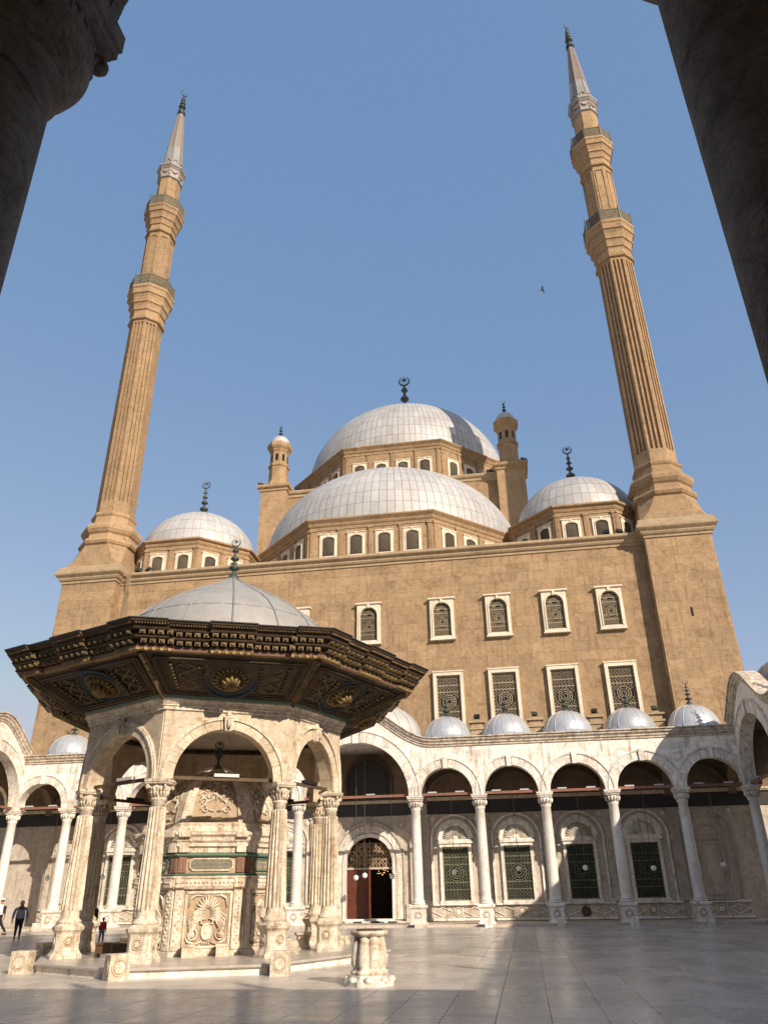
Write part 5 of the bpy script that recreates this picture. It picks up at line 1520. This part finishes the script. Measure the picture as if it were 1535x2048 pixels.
globe(XC - .43, 49.5, 2.56, 11.5, 'white globe lamp before the portal, lowest and leftmost of the three there')
globe(XC - .03 + .1, 49.7, 2.68, 11.5, 'white globe lamp before the portal, middle one of the three there')
globe(XC + 1.78, 49.5, 2.60, 11.5, 'white globe lamp before the portal, alone on the right side')

# ------------------------------------------------------------------ floodlights
FL = MB(); FL.box(-.22, .22, -.12, .1, .12, .42); FL.box(-.26, .26, -.14, -.11, .09, .45)
FLM = FL.mesh('lamp_body', IRON)
FB2 = MB(); FB2.box(-.27, -.24, -.03, .03, 0, .3); FB2.box(.24, .27, -.03, .03, 0, .3); FB2.box(-.27, .27, -.05, .05, 0, .04)
FBM = FB2.mesh('bracket', IRON)
def flood(x, y, z, a, label, sc_=1.0):
    t = thing('floodlight', label, 'floodlight', (x, y, z), a, 'floodlights on the roofs'); t.scale = (sc_,) * 3
    ob('lamp_body', FLM, None, t, M=Matrix.Translation((0, 0, .05)) @ Matrix.Rotation(-.5, 4, 'X')); ob('bracket', FBM, None, t)
for i in (1, 2, 3, 4):
    flood(XC - eb[5 - i + 0] if False else XC + eb[6 + i], 51.0, 11.83, .3 * (-1) ** i, 'small black floodlight on the %s roof pier right of the big arch' % ords[i - 1], .75)
    flood(XC + eb[5 - i], 51.0, 11.83, -.3, 'small black floodlight on the %s roof pier left of the big arch' % ords[i - 1], .75)
flood(XC + 18.6, 51.9, 24.75, .5, 'floodlight on the hall cornice close to the right tower, outer one', .95)
flood(XC + 17.6, 51.9, 24.75, -.4, 'floodlight on the hall cornice close to the right tower, inner one', .95)
flood(XC - 18.7, 51.9, 24.75, .5, 'floodlight on the hall cornice beside the left tower, outer one', .95)
flood(XC - 17.9, 51.9, 24.75, -.5, 'floodlight on the hall cornice beside the left tower, inner one', .95)
flood(XC - 13.05, 63.4, 38.1, .5, 'floodlight on the outer corner of the left corner block', 1.2)
flood(XC + 13.0, 63.4, 38.1, .5, 'floodlight on the outer corner of the right corner block', 1.2)
flood(XC + 8.6, 64.2, 37.65, .4, 'left one of two floodlights beside the right corner block', 1.2)
flood(XC + 9.6, 64.2, 37.65, -.4, 'right one of two floodlights beside the right corner block', 1.2)
flood(XC - 9.5, 64.2, 37.65, -.4, 'lone floodlight right of the left corner block', 1.2)

# ------------------------------------------------------------------ bird
bd = MB()
bd.loft([[(x, r * math.cos(q * PI / 3), r * .8 * math.sin(q * PI / 3)) for q in range(6)] for x, r in ((-.30, .01), (-.2, .05), (0, .075), (.15, .055), (.24, .045), (.31, .008))], True, True, True, True)
for sy in (-1, 1): bd.add([(-.08, 0, .03), (.10, 0, .04), (.02, sy * .32, .16), (-.10, sy * .62, .05), (-.14, sy * .3, .10)], [(0, 1, 2, 4), (4, 2, 3)])
o = ob('flying_bird', bd, plain('brown feathers', (.16, .12, .085), .8)); o.location = (4.6, 40, 37.86); o.scale = (.6,) * 3; o.rotation_euler = (.2, -.1, 2.9)
tag(o, 'small brown kite gliding alone in the blue sky', 'bird')

# ------------------------------------------------------------------ people
def skin_body(name, joints, bones, mat, parent, sub=2, root=0):
    bm = bmesh.new(); lay = bm.verts.layers.skin.verify()
    vs = [bm.verts.new(j[:3]) for j in joints]
    for a, b in bones: bm.edges.new((vs[a], vs[b]))
    for i, j in enumerate(joints):
        vs[i][lay].radius = (j[3], j[4] if len(j) > 4 else j[3])
    vs[root][lay].use_root = True
    me = bpy.data.meshes.new(name); bm.to_mesh(me); bm.free()
    me.materials.append(mat)
    o = bpy.data.objects.new(name, me); COL.objects.link(o)
    m1 = o.modifiers.new('skin', 'SKIN'); m1.use_smooth_shade = True
    m2 = o.modifiers.new('sub', 'SUBSURF'); m2.levels = sub; m2.render_levels = sub
    if parent is not None: o.parent = parent
    return o
def person(loc, rz, H, label, top, legs, head, stride=.22, arms=(.15, -.15), wide=1.0, robe=None, cap=None, bag=False):
    """faces -y before rotation; H = standing height"""
    k = H / 1.75
    ax, bx = arms
    J = [(0, 0, .95, .13 * wide, .10), (0, .0, 1.12, .125 * wide, .095), (0, -.01, 1.32, .145 * wide, .10), (0, -.01, 1.44, .07, .06), (0, -.02, 1.52, .05),
         (0, -.02, 1.60, .085, .095), (0, -.015, 1.69, .08, .09),
         (-.18 * wide, 0, 1.40, .055), (-.23 * wide, ax, 1.13, .042), (-.24 * wide, ax * 1.5 - .08, .90, .032), (-.24 * wide, ax * 1.6 - .11, .82, .03),
         (.18 * wide, 0, 1.40, .055), (.23 * wide, bx, 1.13, .042), (.24 * wide, bx * 1.5 - .08, .90, .032), (.24 * wide, bx * 1.6 - .11, .82, .03),
         (-.09, 0, .88, .09 * wide), (-.10, -stride * .55, .50, .065), (-.10, -stride, .09, .042), (-.10, -stride - .13, .03, .03),
         (.09, 0, .88, .09 * wide), (.10, stride * .35, .50, .065), (.10, stride * 1.1, .12, .042), (.10, stride * 1.1 - .10, .035, .03)]
    J = [(a * k, b * k, c * k, *[r * k for r in rr_]) for a, b, c, *rr_ in J]
    Bn = [(0, 1), (1, 2), (2, 3), (3, 4), (4, 5), (5, 6), (2, 7), (7, 8), (8, 9), (9, 10), (2, 11), (11, 12), (12, 13), (13, 14), (0, 15), (15, 16), (16, 17), (17, 18), (0, 19), (19, 20), (20, 21), (21, 22)]
    t = thing('person', label, 'person', loc, rz)
    skin_body('body', J, Bn, SKIN_, t)
    def grow(ids, f, add, name, mat, root=0, extra=()):
        idm = {a: i for i, a in enumerate(ids)}
        jj = []
        for a in ids:
            j = J[a]; g = f.get(a, 1.14)
            if name == 'shirt' and a == 0: j = (j[0], j[1], .80 * k, .165 * k * wide, .13 * k); g = 1.0
            if name == 'shirt' and a == 1: g = 1.28
            if name == 'shirt' and a in (8, 9, 12, 13): g = 1.4
            jj.append((j[0], j[1], j[2], j[3] * g + add * k, (j[4] if len(j) > 4 else j[3]) * g + add * k))
        bb = [(idm[a], idm[b]) for a, b in Bn if a in idm and b in idm]
        skin_body(name, jj, bb, mat, t, 2, root)
    if robe is None:
        grow([0, 15, 16, 17, 19, 20, 21], {17: 1.25, 21: 1.25, 0: 1.02}, .008, 'trousers', legs)
        grow([0, 1, 2, 3, 7, 8, 9, 11, 12, 13] if arms[0] < .19 else [0, 1, 2, 3, 7, 8, 11, 12], {0: 1.15, 3: 1.0}, .014, 'shirt', top)
        for sx, i in ((-1, 18), (1, 22)):
            mb = MB(); j = J[i]; mb.loft([[(j[0] + .045 * k * math.cos(q * PI / 4) * w, j[1] + d * k + 0 * q, max(.004, j[2] + .045 * k * math.sin(q * PI / 4) * w)) for q in range(8)] for d, w in ((-.08, .5), (-.05, 1), (.04, 1.05), (.14, 1.0), (.18, .5))], True, True, True, True); ob('shoe', mb, CL_BLACK, t)
    else:
        mb = MB(); n = 20; rings = []
        for z, w, d in ((.04, .27, .24), (.3, .25, .21), (.7, .21, .17), (1.0, .19, .14), (1.2, .19, .13), (1.38, .20, .12), (1.46, .10, .09), (1.50, .06, .06)):
            rings.append([(w * k * math.cos(2 * PI * q / n) * (1 + .05 * math.cos(7 * 2 * PI * q / n)), d * k * math.sin(2 * PI * q / n) * (1 + .05 * math.cos(7 * 2 * PI * q / n)), z * k) for q in range(n)])
        mb.loft(rings, True, True, True, True); ob('robe', mb, robe, t)
        grow([7, 8, 9], {}, .02, 'sleeve', robe); grow([11, 12, 13], {}, .02, 'sleeve', robe)
    # hair or scarf, face
    hx, hy, hz = J[5][:3]
    mb = MB(); T = Matrix.Translation((0, hy + .012 * k, hz + .055 * k))
    prof = [(.001, -.11), (.07, -.10), (.10, -.05), (.108, .0), (.10, .06), (.07, .105), (.001, .125)] if head is HIJAB else [(.001, -.07), (.07, -.06), (.098, -.02), (.102, .03), (.09, .075), (.055, .105), (.001, .118)]
    mb.lathe([(r * k, z * k) for r, z in prof], 16, M=T @ Matrix.Translation((0, .018 * k, 0))); ob('headscarf' if head is HIJAB else 'hair', mb, head, t)
    if head is HIJAB:
        mb = MB(); mb.lathe([(.08 * k, 1.55 * k), (.12 * k, 1.48 * k), (.19 * k, 1.41 * k), (.20 * k, 1.36 * k)], 16); ob('scarf_fold', mb, head, t)
    mb = MB(); mb.sphere((0, hy - .10 * k, hz + .02 * k), .014 * k, 6, 5)
    ob('nose', mb, SKIN_, t)
    for sx in (-1, 1):
        mb = MB(); mb.sphere((sx * .033 * k, hy - .088 * k, hz + .045 * k), .012 * k, 6, 5); ob('eye', mb, CL_BLACK, t)
    mb = MB(); mb.sphere((0, hy - .088 * k, hz - .03 * k), .02 * k, 6, 5, .007 * k); ob('mouth', mb, CL_RED, t)
    # hands: palm with five short fingers
    for i, s2 in ((10, -1), (14, 1)):
        j = J[i]; mb = MB(); base = Vector(j[:3])
        mb.tube([base + Vector((0, .0, .03 * k)), base, base + Vector((0, -.01, -.05 * k))], [.022 * k, .034 * k, .030 * k], 8)
        for q in range(4):
            x0 = (-.024 + .016 * q) * k; l = (.06, .072, .068, .052)[q] * k
            mb.tube([base + Vector((x0 * .3, x0, -.045 * k)), base + Vector((x0 * .3 - s2 * .004, x0 - .004, -.045 * k - l * .55)), base + Vector((x0 * .3 - s2 * .014 * k, x0 - .008, -.045 * k - l))], [.0095 * k, .009 * k, .007 * k], 5)
        mb.tube([base + Vector((0, -.025 * k, -.0 * k)), base + Vector((0, -.05 * k, -.03 * k)), base + Vector((0, -.055 * k, -.06 * k))], [.011 * k, .0105 * k, .008 * k], 5)
        ob('hand', mb, SKIN_, t)
    if cap:
        mb = MB(); mb.lathe([(.112 * k, hz + .06 * k), (.11 * k, hz + .12 * k), (.07 * k, hz + .17 * k), (.01, hz + .18 * k)], 16, (0, hy + .02 * k)); mb.box(-.07 * k, .07 * k, hy - .19 * k, hy - .06 * k, hz + .06 * k, hz + .075 * k); ob('cap', mb, cap, t)
    if bag:
        mb = MB(); mb.loft([[(x * w * k, y * k, z * k) for x, z in ((-.14, 1.02), (.14, 1.02), (.14, 1.38), (-.14, 1.38))] for w, y in ((.9, .12), (1.05, .17), (.9, .25))], True, True, True); ob('backpack', mb, CL_BLACK, t)
    return t
w_ = person((-24.2, 37.9, 0), math.radians(-150), 1.62, 'woman seen from behind in a grey patterned top, black trousers and maroon headscarf, walking', CL_GREY, CL_BLACK, HIJAB, .20, (-.06, .10), 1.42)
person((-28.15, 42.2, 0), math.radians(-60), 1.75, 'man in a white t-shirt, pale cap and black backpack at the very left edge', CL_WHITE, CL_BLACK, HAIR, .38, (.2, -.12), 1.0, None, CL_WHITE, True)
person((-17.4, 33.2, 0), math.radians(195), .95, 'toddler in a red t-shirt and grey trousers walking away beyond the pavilion', CL_RED, CL_DENIM, HAIR, .20, (.1, -.1), 1.12)
person((-19.40, 35.9, 0), math.radians(180), 1.62, 'woman in a long black robe half hidden behind the left pavilion columns', CL_BLACK, CL_BLACK, HIJAB, .1, (0, 0), 1.05, CL_BLACK)
